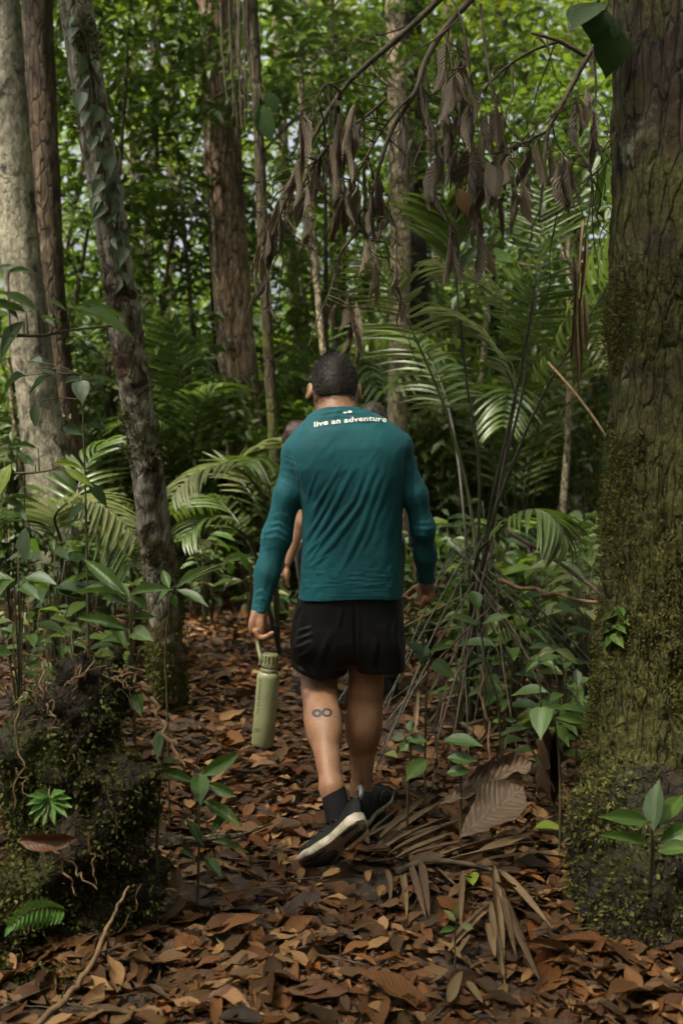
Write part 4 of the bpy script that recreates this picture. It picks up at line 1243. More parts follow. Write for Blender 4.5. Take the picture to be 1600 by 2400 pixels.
# thinner trunks farther in: pixel of foot and of the top, depth, radius, bark, what tells them apart
FAR = [((372, 1330), (362, 250), 12, .075, B_brown, 'brown trunk showing between the leaning tree and the reddish trunk'),
       ((690, 1330), (668, 420), 12, .075, B_tan, 'tan trunk between the thin mossy tree and the hanging dead leaves'),
       ((795, 1330), (790, 560), 13, .12, B_dark, 'dark trunk standing straight behind the head of the person in teal'),
       ((740, 1320), (736, 250), 18, .07, B_brown, 'faraway slender trunk above the bowed head, seen through the dead leaves'),
       ((1060, 1330), (1046, 60), 15, .08, B_brown, 'slender brown trunk behind the cluster of hanging dead leaves'),
       ((1165, 1350), (1172, 160), 13, .10, B_dark, 'dark trunk rising behind the middle of the big palm'),
       ((1345, 1340), (1352, -60), 14, .11, B_tan, 'tan trunk close to the edge of the thick mossy trunk'),
       ((1395, 1330), (1400, 0), 19, .08, B_brown, 'thin far trunk half hidden by the thick mossy trunk'),
       ((300, 1320), (318, 0), 20, .10, B_tan, 'far pale trunk beside the upper part of the leaning tree'),
       ((35, 1330), (44, 300), 16, .09, B_brown, 'far brown trunk hidden mostly behind the mottled trunk'),
       ((1110, 1320), (1096, -60), 24, .12, B_tan, 'far tan trunk in the gap above the big palm'),
       ((415, 1310), (402, 0), 24, .11, B_brown, 'far brown trunk in the gap above the dark upright palm frond')]
for k, (a, b, Y, r, mt, lab) in enumerate(FAR):
    p0 = P(a[0], a[1], Y); p0[2] = float(ground_z(p0[0], Y))
    p1 = P(b[0], b[1], Y); mid_ = (p0 + p1) / 2 + np.array([rng.normal(0, .12), 0, 0])
    p2 = p1 + (p1 - mid_) * .9 + np.array([0, 0, 1.2])
    cz = p2[2]
    tree('forest_tree', [p0, mid_, p1, p2], [r * 1.25, r, r * .9, r * .7], mt, lab, [((p2[0] + rng.normal(0, .5), Y + rng.normal(0, .5), cz), (1.9, 1.9, 1.3), 500, .2), ((p1[0] + rng.normal(0, 1), Y + rng.normal(0, .8), p1[2] + .4), (1.3, 1.3, .9), 500, .17)], M_bgl if k % 4 == 1 else M_bg, 'trees deeper in the forest', seg=16, rows=50, seed=20 + k, limbs=2)

# ------------------------------------------------------------------ understory shrubs, each a thing
def shrub(x, Y, h, rad, n, ll, mat, label, group='understory shrubs', low=.15, stems=4):
    z0 = float(ground_z(x, Y)); t = empty('understory_shrub', (x, Y, z0), label, 'shrub', group)
    m = MB()
    for _ in range(stems):
        e = np.array([x + rng.normal(0, rad * .5), Y + rng.normal(0, rad * .4), z0 + h * rng.uniform(.6, 1)])
        m.tube([(x + rng.normal(0, .05), Y, z0 - .05), ((x + e[0]) / 2 + rng.normal(0, .08), (Y + e[1]) / 2, z0 + h * .45), e], [.016, .011, .005], 5, 9)
    m.build('stem', M_twig if rng.random() < .5 else M_stem, t)
    cloud_obj('foliage', crown_cloud((x, Y, z0 + h * (.5 + low)), (rad, rad, h * (.55 - low * .3)), n, ll, fill=.95), mat, t)
SHR = []
zones = [(-40, 200, 'in front of the mottled trunk'), (200, 420, 'behind the leaning tree'), (420, 640, 'below the reddish trunk'), (640, 800, 'beyond the thin mossy tree'), (800, 980, 'behind the person in teal'),
         (980, 1150, 'behind the base of the big palm'), (1150, 1300, 'beyond the drooping palm frond'), (1300, 1480, 'beside the thick mossy trunk')]
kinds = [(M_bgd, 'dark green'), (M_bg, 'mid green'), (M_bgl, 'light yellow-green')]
for (a, b, where) in zones:
    for r_, (Y0, Y1, hh) in (('low', (5.8, 8.0, .8)), ('tall', (8.5, 12, 2.0)), ('high', (13, 18, 3.2))):
        for q in range(2 if r_ != 'low' else 1):
            px = rng.uniform(a, b); Y = rng.uniform(Y0, Y1)
            if r_ == 'low' and 560 < px < 960: continue
            SHR.append((P(px, 1200, Y)[0], Y, hh * rng.uniform(.75, 1.25), r_, where))
adj = {'low': 'low', 'tall': 'waist to head high', 'high': 'tall'}
seen = {}
for x, Y, h, r_, where in SHR:
    k = rng.choice(3, p=(.5, .42, .08)); m_, cn = kinds[k]
    lab = f'{adj[r_]} {cn} leafy shrub {where}'
    seen[lab] = seen.get(lab, 0) + 1
    if seen[lab] > 1: lab = f'second {adj[r_]} {cn} leafy shrub {where}'
    shrub(x, Y, h, {'low': .45, 'tall': .85, 'high': 1.3}[r_], {'low': 520, 'tall': 1500, 'high': 2300}[r_], {'low': .11, 'tall': .13, 'high': .15}[r_], m_, lab)

# slim understory trees whose leafy crowns fill the upper view: crown pixel, depth, size, leaves, which kind
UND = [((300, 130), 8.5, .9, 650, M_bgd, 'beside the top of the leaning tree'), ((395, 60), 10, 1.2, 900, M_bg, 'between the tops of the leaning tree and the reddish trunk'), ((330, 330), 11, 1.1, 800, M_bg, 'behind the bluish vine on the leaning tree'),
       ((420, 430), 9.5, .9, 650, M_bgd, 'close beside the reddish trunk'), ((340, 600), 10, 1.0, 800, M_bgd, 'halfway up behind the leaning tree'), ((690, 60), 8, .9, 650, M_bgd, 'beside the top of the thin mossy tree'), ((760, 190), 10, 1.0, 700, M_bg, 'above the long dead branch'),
       ((700, 560), 11, 1.1, 800, M_bg, 'just beyond the long dead branch tips'), ((850, 60), 11, 1.1, 800, M_bgd, 'beside the top of the slim pale trunk'), ((1060, 90), 12, 1.3, 1000, M_bgl, 'above the hanging dead leaves, tinted as if sunlit'), ((1230, 60), 11, 1.2, 900, M_bgl, 'tinted as if sunlit between the dead branch and the thick mossy trunk'),
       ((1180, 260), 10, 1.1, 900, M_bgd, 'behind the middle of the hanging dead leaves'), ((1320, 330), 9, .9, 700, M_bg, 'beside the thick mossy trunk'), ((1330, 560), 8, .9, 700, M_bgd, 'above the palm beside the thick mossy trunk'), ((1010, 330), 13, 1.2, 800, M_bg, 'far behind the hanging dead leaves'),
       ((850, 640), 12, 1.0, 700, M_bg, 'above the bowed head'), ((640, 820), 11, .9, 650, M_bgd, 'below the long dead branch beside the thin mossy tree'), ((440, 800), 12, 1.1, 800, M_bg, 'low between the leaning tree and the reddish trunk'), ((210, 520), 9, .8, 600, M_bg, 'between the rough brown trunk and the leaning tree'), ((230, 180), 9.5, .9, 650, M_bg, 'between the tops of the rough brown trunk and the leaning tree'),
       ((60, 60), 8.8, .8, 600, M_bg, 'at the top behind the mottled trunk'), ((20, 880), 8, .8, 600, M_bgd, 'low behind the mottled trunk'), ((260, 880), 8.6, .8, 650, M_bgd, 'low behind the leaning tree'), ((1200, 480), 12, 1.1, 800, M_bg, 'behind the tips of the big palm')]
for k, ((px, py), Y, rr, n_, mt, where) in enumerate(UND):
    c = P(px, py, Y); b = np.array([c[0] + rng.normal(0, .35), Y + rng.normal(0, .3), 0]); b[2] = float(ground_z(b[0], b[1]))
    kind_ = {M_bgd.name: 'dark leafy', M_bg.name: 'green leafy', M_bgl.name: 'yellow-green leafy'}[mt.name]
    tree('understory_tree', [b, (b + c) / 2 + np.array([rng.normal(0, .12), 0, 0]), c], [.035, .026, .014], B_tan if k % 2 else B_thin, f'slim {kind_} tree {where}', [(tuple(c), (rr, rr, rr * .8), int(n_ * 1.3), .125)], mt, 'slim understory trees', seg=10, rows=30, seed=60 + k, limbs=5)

# ------------------------------------------------------------------ the mass of forest beyond, and foliage added overhead and around to shade the scene
def slab_leaves(n, xr, yr, zr, ll, dens=None, tilt=.6, wr=.42, tm=None):
    p = np.stack([rng.uniform(*xr, n), rng.uniform(*yr, n), rng.uniform(*zr, n)], 1)
    if dens is not None:
        p = p[rng.random(n) < dens(p)]
    p = np.repeat(p, 5, 0) + rng.normal(0, ll * .75, (len(p) * 5, 3)); m = len(p)
    L = ll * rng.uniform(.5, 1.3, m)
    rnd = np.repeat(rng.random(m // 5), 5) * .6 + rng.random(m) * .4
    return scatter(tm or TM_FAR, p, rand_basis(m, tilt), np.stack([L, L * wr, L], 1), rnd)
def far_d(p):
    c = fbm(p * np.array([.35, .35, .45]), 3)
    top = np.interp(p[:, 2], (0, 3, 7, 12, 18), (1.0, .85, .50, .30, .22))
    return np.clip(top + np.interp(p[:, 2], (2, 7), (.6, 1.25)) * c, 0, 1)
far = join_clouds([slab_leaves(9500, (-13, 13), (17, 24), (0, 12), .24, far_d), slab_leaves(10500, (-18, 18), (25, 36), (0, 17), .36, far_d), slab_leaves(3500, (-30, 30), (40, 50), (0, 9), .8, far_d)])
o = cloud_obj('far_forest', far, M_bg); tag(o, 'far-off green forest foliage filling the gaps between trunks', 'foliage', kind='stuff')
def can_d(p):  # added canopy: density shaped to darken the foreground, with a gap for sun
    c = fbm(p * np.array([.42, .42, .3]) + 31, 3)
    hole = .55 * np.exp(-((p[:, 0] + 4.2) ** 2 / 1.6 + (p[:, 1] - 3.6) ** 2 / 1.2)) - .25 * np.exp(-((p[:, 0] + 3.5) ** 2 / 1.2 + (p[:, 1] - .6) ** 2 / 1.2))
    thin = np.interp(p[:, 1], (2.6, 4.2, 7.0, 11.0), (1.0, .30, .16, .05))
    return np.clip((np.interp(p[:, 1], (-.5, 2.0), (1.4, .72)) + .8 * c) * thin - 1.1 * hole, 0, 1)
can = slab_leaves(9500, (-15, 15), (-12, 13), (6.8, 10.0), .34, can_d, .45)
o = cloud_obj('shade_canopy', can, M_bgl); tag(o, 'leafy canopy added overhead to shade the path', 'canopy', kind='stuff')
beh = slab_leaves(4800, (-16, 16), (-13, -6), (0, 10), .45, None, .6)  # unseen foliage added to keep low sky light off the scene
beh2 = slab_leaves(2200, (-14, -6), (-7, 8), (0, 7), .4, None, .6)
beh3 = slab_leaves(2200, (6, 14), (-7, 8), (0, 7), .4, None, .6)
o = cloud_obj('light_block_foliage', join_clouds([beh, beh2, beh3]), M_bgd); tag(o, 'unseen green foliage added behind and beside the path to block low sky light', 'foliage', kind='stuff')
# ------------------------------------------------------------------ rotten mossy stump beside the path
sx, sy = P(215, 1500, 2.7)[0], 2.72
sz = float(ground_z(sx, sy))
stump = empty('mossy_stump', (sx, sy, sz), 'dark rotten stump overgrown with moss and bare pale roots', 'stump')
stV, stN = mound(stump, [((sx - .07, sy, sz + .06), (.17, .17, .28)), ((sx - .04, sy, sz + .42), (.085, .11, .34)), ((sx + .05, sy + .03, sz + .56), (.055, .08, .22)), ((sx - .16, sy - .02, sz + .34), (.06, .08, .28)),
                         ((sx + .08, sy - .03, sz + .24), (.055, .07, .28)), ((sx - .34, sy - .20, sz - .04), (.24, .22, .22)), ((sx - .26, sy - .34, sz - .10), (.24, .20, .16))], .011, .012, M_msoil, M_mossd, 46000, lump=.085, carve=[((sx + .0, sy - .20, sz + .34), (.05, .12, .20)), ((sx - .10, sy - .22, sz + .52), (.045, .12, .07)), ((sx + .05, sy - .2, sz + .08), (.05, .12, .10)), ((sx - .24, sy - .2, sz + .30), (.035, .10, .12))])
st_tree = None
def on_stump(i): return stV[i]
def gnarl(a, b, n=9, w=.03, sag=0.0):
    t = np.linspace(0, 1, n)[:, None]
    p = np.asarray(a) + (np.asarray(b) - np.asarray(a)) * t + rng.normal(0, w, (n, 3)) * np.sin(np.pi * t)
    p[:, 2] += sag * np.sin(np.pi * t[:, 0]); return p
for (a, b, r, w) in [((100, 1555, 2.55), (135, 1700, 2.5), .0035, .012), ((90, 1535, 2.6), (110, 1600, 2.55), .0022, .012), ((62, 1560, 2.6), (112, 1620, 2.55), .002, .012), ((45, 1640, 2.5), (33, 1900, 2.45), .0035, .010),
                     ((45, 1640, 2.5), (130, 1590, 2.52), .0025, .018), ((38, 1800, 2.46), (72, 1880, 2.44), .0025, .008), ((250, 1585, 2.55), (355, 1610, 2.55), .0030, .014), ((240, 1580, 2.55), (350, 1590, 2.58), .0022, .016),
                     ((260, 1572, 2.6), (340, 1575, 2.6), .0025, .016), ((270, 1600, 2.52), (300, 1562, 2.55), .0022, .012), ((280, 1570, 2.55), (350, 1615, 2.5), .003, .012), ((205, 1470, 2.65), (150, 1510, 2.6), .002, .014),
                     ((210, 1465, 2.65), (255, 1490, 2.6), .0022, .014), ((220, 1550, 2.6), (150, 1610, 2.52), .003, .02), ((330, 1600, 2.6), (380, 1690, 2.55), .007, .012), ((380, 1690, 2.55), (435, 1800, 2.5), .006, .012),
                     ((170, 1640, 2.5), (180, 1560, 2.52), .0022, .012), ((205, 1950, 2.42), (228, 2075, 2.40), .003, .006), ((100, 1975, 2.42), (228, 2085, 2.38), .0035, .01), ((120, 1985, 2.4), (180, 2100, 2.38), .0035, .008),
                     ((130, 1545, 2.6), (60, 1530, 2.62), .002, .02), ((195, 1500, 2.6), (240, 1530, 2.58), .0025, .012), ((160, 1600, 2.5), (250, 1560, 2.54), .0025, .016), ((110, 1650, 2.48), (140, 1720, 2.46), .003, .012),
                     ((300, 1560, 2.6), (310, 1640, 2.56), .0022, .008), ((60, 1590, 2.58), (100, 1640, 2.55), .002, .012)]:
    MB().tube(gnarl(P(*a), P(*b), 11, w), [r, r * .8, r * .5], 5, 22).build('root', M_root, stump)

rl = MB()
for k in range(170):                                   # fine rootlets and hanging moss threads
    v = stV[int(rng.integers(0, len(stV)))]
    if v[1] > sy + .05: continue
    a = v + np.array([0, -.01, 0]); b = a + np.array([rng.normal(0, .05), rng.normal(-.03, .03), rng.uniform(-.16, .07)])
    rl.tube(gnarl(a, b, 6, .012), [.0016, .0008], 4, 10)
rl.build('rootlet', M_root, stump)['kind'] = 'stuff'

# ------------------------------------------------------------------ saplings and seedlings (leaf: base pixel, tip pixel, width in pixels, depth shift of the tip)
SH = {'e': ('ellip', .12, .14), 'l': ('lance', .16, .22), 'h': ('heart', .12, .16), 'o': ('obov', .12, .2)}
def sapling(name, label, Y, stem, leaves, mat=None, smat=None, r=.004, group=None, cat='plant', foot=True):
    mat = mat or M_green
    pts = [P(x, y, Y + dz) for x, y, dz in stem]
    base = pts[-1].copy()
    if foot: base[2] = min(base[2], float(ground_z(base[0], base[1]))); pts.append(base - np.array([0, 0, .04]))
    t = empty(name, base, label, cat, group)
    MB().tube(pts, [r * .55, r, r * 1.1], 6, 26).build('stem', smat or M_stem, t)
    arr = smooth_path(pts, 40)
    for lf in leaves:
        (a, b, w, dz), sh = lf[:4], lf[4] if len(lf) > 4 else 'e'
        m_ = lf[5] if len(lf) > 5 else mat
        shp, fo, ar = SH[sh]
        pa = P(a[0], a[1], Y + rng.normal(0, .01)); pb = P(b[0], b[1], Y + dz)
        k = np.argmin(np.linalg.norm(arr - pa, axis=1))
        if np.linalg.norm(arr[k] - pa) > .012:
            MB().tube([arr[k], (arr[k] + pa) / 2 + np.array([0, 0, .008]), pa], [r * .5, r * .4], 5, 6).build('petiole', smat or M_stem, t)
        L = np.linalg.norm(pb - pa)
        up = np.array([rng.normal(0, .15), -.75, 1.0])
        leaf(t, pa, pb + np.array([0, 0, ar * .35 * L]), S(w, Y), leaf_data(shp, m_, n=9, m=5, fold=fo, arch=ar, ripple=.012, seed=int(rng.integers(0, 3))), up=up, roll=rng.normal(0, .25))
    return t
sapling('sapling', 'sapling with long glossy leaves spread above the mossy stump', 2.78, ((306, 1400, 0), (308, 1540, 0), (313, 1640, 0), (316, 1760, 0), (314, 1900, 0), (318, 2080, 0)),
        [((302, 1405), (192, 1308), 38, .1), ((300, 1396), (164, 1380), 27, .05, 'l'), ((304, 1394), (398, 1380), 30, -.05, 'l'), ((302, 1412), (262, 1352), 30, .1), ((300, 1475), (175, 1448), 32, 0, 'l'), ((250, 1455), (298, 1518), 34, -.05), ((306, 1448), (370, 1446), 22, .05, 'l'),
         ((310, 1478), (358, 1502), 42, -.03, 'h'), ((308, 1405), (352, 1430), 30, 0, 'l'), ((306, 1500), (222, 1505), 28, .08), ((318, 1626), (330, 1682), 38, -.04, 'h'), ((322, 1842), (282, 1796), 40, 0), ((300, 1418), (225, 1400), 26, .12, 'l')], r=.005)
sapling('sapling', 'slender sapling with drooping light green leaves in front of the leaning tree foot', 3.4, ((405, 1378, 0), (398, 1420, 0), (388, 1520, .02), (392, 1650, .04), (396, 1860, .05)),
        [((412, 1380), (522, 1322), 32, .1, 'l'), ((520, 1326), (602, 1300), 30, .1, 'l'), ((412, 1382), (490, 1420), 28, -.05), ((398, 1388), (415, 1428), 22, 0, 'l'), ((395, 1385), (365, 1412), 24, 0), ((560, 1305), (592, 1345), 22, 0, 'l'), ((535, 1318), (545, 1350), 24, 0), ((398, 1380), (380, 1335), 24, .05, 'l')])
sapling('sapling', 'small sapling with a rosette of fresh green leaves by the path', 2.85, ((468, 1815, 0), (467, 1880, 0), (466, 1980, 0), (464, 2090, 0), (462, 2150, 0)),
        [((470, 1820), (565, 1768), 38, .06), ((456, 1834), (354, 1806), 30, .03, 'l'), ((468, 1812), (470, 1884), 46, -.12), ((488, 1836), (554, 1872), 30, -.02), ((476, 1876), (568, 1938), 32, -.06), ((534, 1898), (490, 1966), 24, -.06, 'l'), ((436, 1920), (482, 1992), 24, -.05, 'l'), ((496, 1972), (584, 1998), 22, -.02, 'l'), ((480, 2008), (520, 2054), 30, -.06), ((455, 2010), (418, 1992), 16, 0, 'l')])
sapling('seedling', 'leaf-spotted seedling with two oval leaves beside the mossy stump', 2.7, ((388, 1704, 0), (380, 1790, 0), (372, 1900, 0), (368, 2010, 0)), [((386, 1704), (362, 1786), 42, -.03, 'e', M_blue), ((372, 1790), (432, 1786), 22, .03, 'l'), ((302, 1925), (282, 1905), 28, 0)])
# branch reaching in at the edge
sapling('leafy_branch', 'leafy branch reaching in with long pointed leaves before the mottled trunk', 2.25, ((285, 762, .1), (180, 772, .05), (100, 786, 0), (0, 787, -.02), (-120, 800, -.05)),
        [((166, 722), (324, 786), 42, .0, 'l'), ((168, 720), (304, 738), 26, .05, 'l'), ((110, 705), (162, 728), 28, .05), ((88, 728), (0, 680), 34, -.05), ((62, 732), (-10, 716), 26, -.05, 'l'), ((58, 752), (-6, 842), 42, -.05, 'l', M_dark), ((20, 640), (80, 632), 22, .05, 'l'), ((96, 742), (150, 760), 26, .05), ((-10, 640), (40, 622), 26, 0, 'l'), ((130, 768), (96, 745), 22, .1), ((-8, 700), (48, 748), 26, 0, 'l', M_dark)], cat='branch', foot=False)
sapling('leafy_branch', 'leafy twig with yellow-green leaves brightened to look canopy-lit before the rough brown trunk', 2.6, ((130, 1100, 0), (80, 1108, 0), (10, 1112, 0), (-90, 1130, 0)),
        [((122, 1088), (206, 1098), 20, .05, 'l', M_bright), ((152, 1100), (221, 1142), 25, -.02, 'e', M_bright), ((124, 1106), (188, 1148), 32, -.02), ((26, 1088), (-4, 1160), 44, -.04, 'e', M_bright), ((20, 1166), (96, 1174), 18, .03, 'l'), ((8, 1170), (62, 1192), 28, 0), ((36, 1190), (62, 1220), 26, -.03), ((82, 1092), (45, 1070), 22, .08), ((60, 1235), (58, 1326), 38, -.04, 'e', M_blue), ((90, 1052), (10, 1046), 18, .05, 'l'), ((40, 1060), (66, 1090), 24, 0)], cat='branch', foot=False)
sapling('sapling', 'sapling with broad soft leaves in front of the rough brown trunk', 3.3, ((190, 880, 0), (196, 1000, 0), (202, 1200, 0), (206, 1400, 0), (210, 1650, 0)),
        [((82, 862), (142, 888), 42, 0), ((190, 893), (193, 950), 42, -.05, 'h'), ((100, 850), (62, 846), 30, .1), ((150, 900), (212, 888), 24, .1, 'l'), ((205, 885), (282, 895), 18, .05, 'l'), ((85, 940), (82, 1005), 26, 0), ((120, 880), (60, 925), 34, .05, 'e', M_dark), ((200, 1000), (262, 1010), 30, .1, 'e', M_dark), ((198, 1020), (140, 1000), 30, .1, 'e', M_dark), ((60, 880), (0, 912), 30, .1, 'l', M_dark), ((204, 1130), (255, 1190), 30, 0, 'e', M_dark), ((204, 1180), (150, 1230), 30, 0, 'e', M_dark)], M_blue)
# plants along the other side of the path
sapling('seedling', 'three-leaved seedling on a thin stalk before the dead palm stalks', 3.7, ((1123, 1440, 0), (1126, 1480, 0), (1140, 1560, 0), (1165, 1640, 0), (1172, 1760, 0)), [((1122, 1434), (1108, 1386), 38, .02, 'o'), ((1120, 1466), (1048, 1440), 27, 0), ((1128, 1463), (1198, 1440), 28, 0)])
sapling('seedling', 'seedling with one heart-shaped leaf beside the dead palm stalks', 3.6, ((1010, 1530, 0), (1000, 1600, 0), (996, 1740, 0)), [((1014, 1552), (1068, 1592), 38, -.04, 'h'), ((1005, 1530), (1062, 1512), 24, .05), ((990, 1540), (955, 1500), 34, .1, 'e', M_dark), ((985, 1560), (1000, 1510), 30, .1)])
sapling('seedling', 'low clump of ribbed dark green leaves by the planted shoe', 3.35, ((962, 1725, 0), (962, 1760, 0), (960, 1800, 0), (955, 1850, 0)), [((962, 1722), (962, 1690), 26, 0, 'o'), ((950, 1728), (916, 1730), 24, .02), ((950, 1730), (1002, 1738), 30, -.02), ((956, 1742), (936, 1760), 26, -.02), ((998, 1778), (950, 1830), 44, -.08), ((968, 1748), (1000, 1765), 26, 0)], M_green)
sapling('seedling', 'low plant with three strongly ribbed leaves above the big curled dead leaf', 3.2, ((1075, 1722, 0), (1078, 1770, 0), (1080, 1830, 0)), [((1036, 1735), (1132, 1746), 44, -.04), ((1046, 1776), (1118, 1784), 34, -.04), ((1046, 1812), (1100, 1808), 38, -.04)])
sapling('seedling', 'seedling with a large drooping pointed leaf beside the thick mossy trunk', 3.15, ((1292, 1664, 0), (1300, 1700, 0), (1308, 1760, 0), (1312, 1860, 0)), [((1270, 1658), (1264, 1734), 56, -.08, 'h'), ((1306, 1664), (1380, 1668), 32, .03, 'l'), ((1300, 1682), (1382, 1698), 28, 0, 'l'), ((1310, 1690), (1372, 1710), 22, .05, 'l')])
sapling('seedling', 'pale arching leaf on a small stalk near the thick mossy trunk', 4.1, ((1262, 1532, 0), (1262, 1580, 0), (1266, 1640, 0)), [((1300, 1522), (1360, 1558), 26, 0, 'l', M_palml), ((1300, 1522), (1256, 1542), 26, 0, 'l', M_palml), ((1270, 1552), (1240, 1560), 16, 0, 'l')])
sapling('seedling', 'tiny upright seedling between the pale arching leaf and the mossy trunk', 3.8, ((1352, 1612, 0), (1352, 1640, 0), (1350, 1700, 0)), [((1352, 1612), (1352, 1570), 22, .02, 'o', M_blue), ((1345, 1620), (1325, 1610), 18, .05, 'e', M_dark)])
sapling('sapling', 'plant with broad glossy leaves growing on the green root mound', 2.42, ((1525, 1935, 0), (1528, 1990, .02), (1522, 2080, .05)), [((1530, 1948), (1538, 1830), 54, .02, 'e', M_blue), ((1518, 1925), (1408, 1916), 40, -.05), ((1514, 1978), (1416, 1960), 32, -.06, 'l'), ((1545, 1975), (1620, 1935), 44, .0), ((1540, 1995), (1625, 1985), 40, -.05), ((1545, 1935), (1600, 1860), 44, .1)], M_green, r=.005, foot=False)
sapling('seedling', 'tiny pale green sprig growing from the litter among dead palm strips', 2.5, ((1070, 2140, 0), (1068, 2165, 0), (1066, 2195, 0)), [((1070, 2150), (1068, 2118), 16, 0, 'e', M_palml), ((1066, 2160), (1040, 2132), 18, 0, 'e', M_palml), ((1066, 2175), (1030, 2185), 18, -.02), ((1078, 2170), (1110, 2175), 24, 0, 'e', M_palml)], r=.0022)
sapling('seedling', 'tiny dark seedling with five small leaves left of the bottle' if False else 'tiny seedling with small round leaves between litter and shoe tip', 3.9, ((1180, 1662, 0), (1180, 1690, 0), (1178, 1740, 0)), [((1180, 1685), (1212, 1690), 16, 0), ((1178, 1690), (1152, 1692), 16, 0, 'e', M_bright), ((1182, 1705), (1200, 1715), 12, 0, 'e', M_bright)], r=.0022)

# ferns on the stump
def frond_leaf(t, a, b, w, me, up): leaf(t, a, b, w, me, up=up)
f1 = empty('fern', P(118, 1860, 2.40), 'small bright green fern spreading from the front of the mossy stump', 'fern')
fm = leaf_data('lance', M_bright if False else M_green, n=8, m=5, fold=.1, arch=.1, ripple=.05)
MB().tube([P(116, 1850, 2.43), P(114, 1890, 2.38), P(108, 1930, 2.36)], [.003, .002], 5, 10).build('stem', M_stem, f1)
M_fern = leaf_mat('fern_green', [(.075, .17, .035), (.10, .21, .045)], .45, .4, .3, (.2, .36, .04), veins=.3)
fm = leaf_data('lance', M_fern, n=8, m=5, fold=.1, arch=.12, ripple=.06)
for x, y in ((66, 1862), (62, 1884), (66, 1908), (78, 1930), (100, 1935), (128, 1932), (158, 1914), (168, 1890), (164, 1868), (148, 1852), (86, 1852)):
    leaf(f1, P(116, 1868, 2.40), P(x, y, 2.36), S(21, 2.4), fm, up=(0, -.8, .8))
f2 = empty('fern', P(150, 2130, 2.25), 'bright green feathery fern frond at the foot of the mossy stump', 'fern')
rp_ = smooth_path([P(160, 2135, 2.3), P(120, 2125, 2.25), P(70, 2135, 2.22), P(28, 2165, 2.2)], 14)
MB().tube(rp_, [.002, .0012], 5).build('stem', M_stem, f2)
for k in range(1, 14):
    p = rp_[k]; l = S(26 + 26 * math.sin(np.pi * min(1, k / 12)), 2.25)
    for s in (-1, 1):
        leaf(f2, p, p + np.array([-.012, -.02 * 0, s * l * .95 if s < 0 else l * .55]) + np.array([0, -.015, 0]), S(13, 2.25), fm, up=(0, -1, .3))

# ------------------------------------------------------------------ hanging branches with curled dead leaves
HB = {'upper': [P(1130, -30, 3.15), P(1040, 71, 3.1), P(994, 148, 3.05), P(973, 214, 3.0), P(917, 306, 2.98), P(880, 420, 2.95), P(850, 520, 2.92), P(800, 590, 2.9), P(785, 640, 2.88)],
      'long': [P(1060, -30, 3.2), P(953, 71, 3.15), P(851, 160, 3.1), P(800, 214, 3.08), P(730, 330, 3.05), P(690, 420, 3.02), P(650, 520, 3.0), P(625, 610, 3.0)],
      'cross': [P(1450, 0, 3.3), P(1400, 95, 3.25), P(1376, 133, 3.2), P(1310, 255, 3.15), P(1284, 306, 3.12), P(1275, 380, 3.1), P(1270, 434, 3.1), P(1262, 520, 3.1)]}
BR = {}
for k, lab in (('upper', 'branch of curled brown dead leaves dropping to the head of the person in teal'),
               ('long', 'long drooping branch of curled brown dead leaves beside the thin mossy tree'),
               ('cross', 'dark branch of curled dead leaves hanging beside the upper part of the thick mossy trunk')):
    BR[k] = empty('dead_branch', HB[k][0], lab, 'branch')
    MB().tube(HB[k], [.011, .008, .006, .003], 7, 60).build('limb', M_twig, BR[k])
    BR[k]['arr'] = 0
arrs = {k: smooth_path(v, 60) for k, v in HB.items()}
for k in BR: del BR[k]['arr']
def side_twig(br, pts, r=.004):
    pth = [P(*q) for q in pts]; MB().tube(pth, [r, r * .5], 6, 24).build('twig', M_twig, BR[br])
    arrs[br] = np.vstack([arrs[br], smooth_path(pth, 30)])
side_twig('long', ((800, 214, 3.08), (760, 200, 3.0), (720, 290, 2.98)))
side_twig('long', ((905, 230, 3.0), (860, 270, 3.0), (770, 340, 2.98), (700, 450, 2.96), (660, 560, 2.95)), .005)
side_twig('upper', ((973, 214, 3.0), (905, 290, 2.95), (830, 420, 2.92), (795, 500, 2.9)), .005)
side_twig('upper', ((994, 148, 3.05), (1000, 260, 3.0), (990, 330, 2.95), (960, 400, 2.92)), .004)
side_twig('upper', ((1126, 10, 3.15), (1135, 100, 3.1), (1150, 200, 3.05), (1175, 300, 3.05), (1185, 370, 3.02)), .005)
side_twig('upper', ((1040, 71, 3.1), (1060, 160, 3.05), (1050, 260, 3.0), (1070, 330, 3.0)), .004)
side_twig('upper', ((1060, 0, 3.1), (1085, 60, 3.05), (1090, 160, 3.0)), .004)
side_twig('cross', ((1284, 306, 3.12), (1200, 350, 3.1), (1130, 400, 3.05), (1080, 460, 3.0), (1060, 540, 3.0)), .005)
side_twig('cross', ((1310, 255, 3.15), (1240, 310, 3.1), (1170, 380, 3.1)), .003)
side_twig('cross', ((1310, 97, 3.2), (1244, 120, 3.2), (1170, 170, 3.15), (1110, 240, 3.1), (1080, 300, 3.05), (1060, 420, 3.0)), .005)
side_twig('cross', ((1376, 133, 3.2), (1310, 97, 3.2), (1244, 77, 3.2)), .008)
side_twig('cross', ((1390, 110, 3.2), (1395, 220, 3.2), (1380, 340, 3.15), (1385, 450, 3.15), (1370, 560, 3.1)), .004)
side_twig('cross', ((1262, 520, 3.1), (1330, 480, 3.1), (1380, 420, 3.1), (1430, 370, 3.1)), .004)
side_twig('cross', ((1340, 330, 3.1), (1380, 395, 3.05), (1390, 450, 3.05)), .005)
side_twig('upper', ((785, 640, 2.88), (770, 690, 2.86), (740, 760, 2.86), (722, 815, 2.86)), .003)
side_twig('upper', ((850, 520, 2.92), (900, 560, 2.9), (915, 640, 2.9), (930, 665, 2.9)), .003)
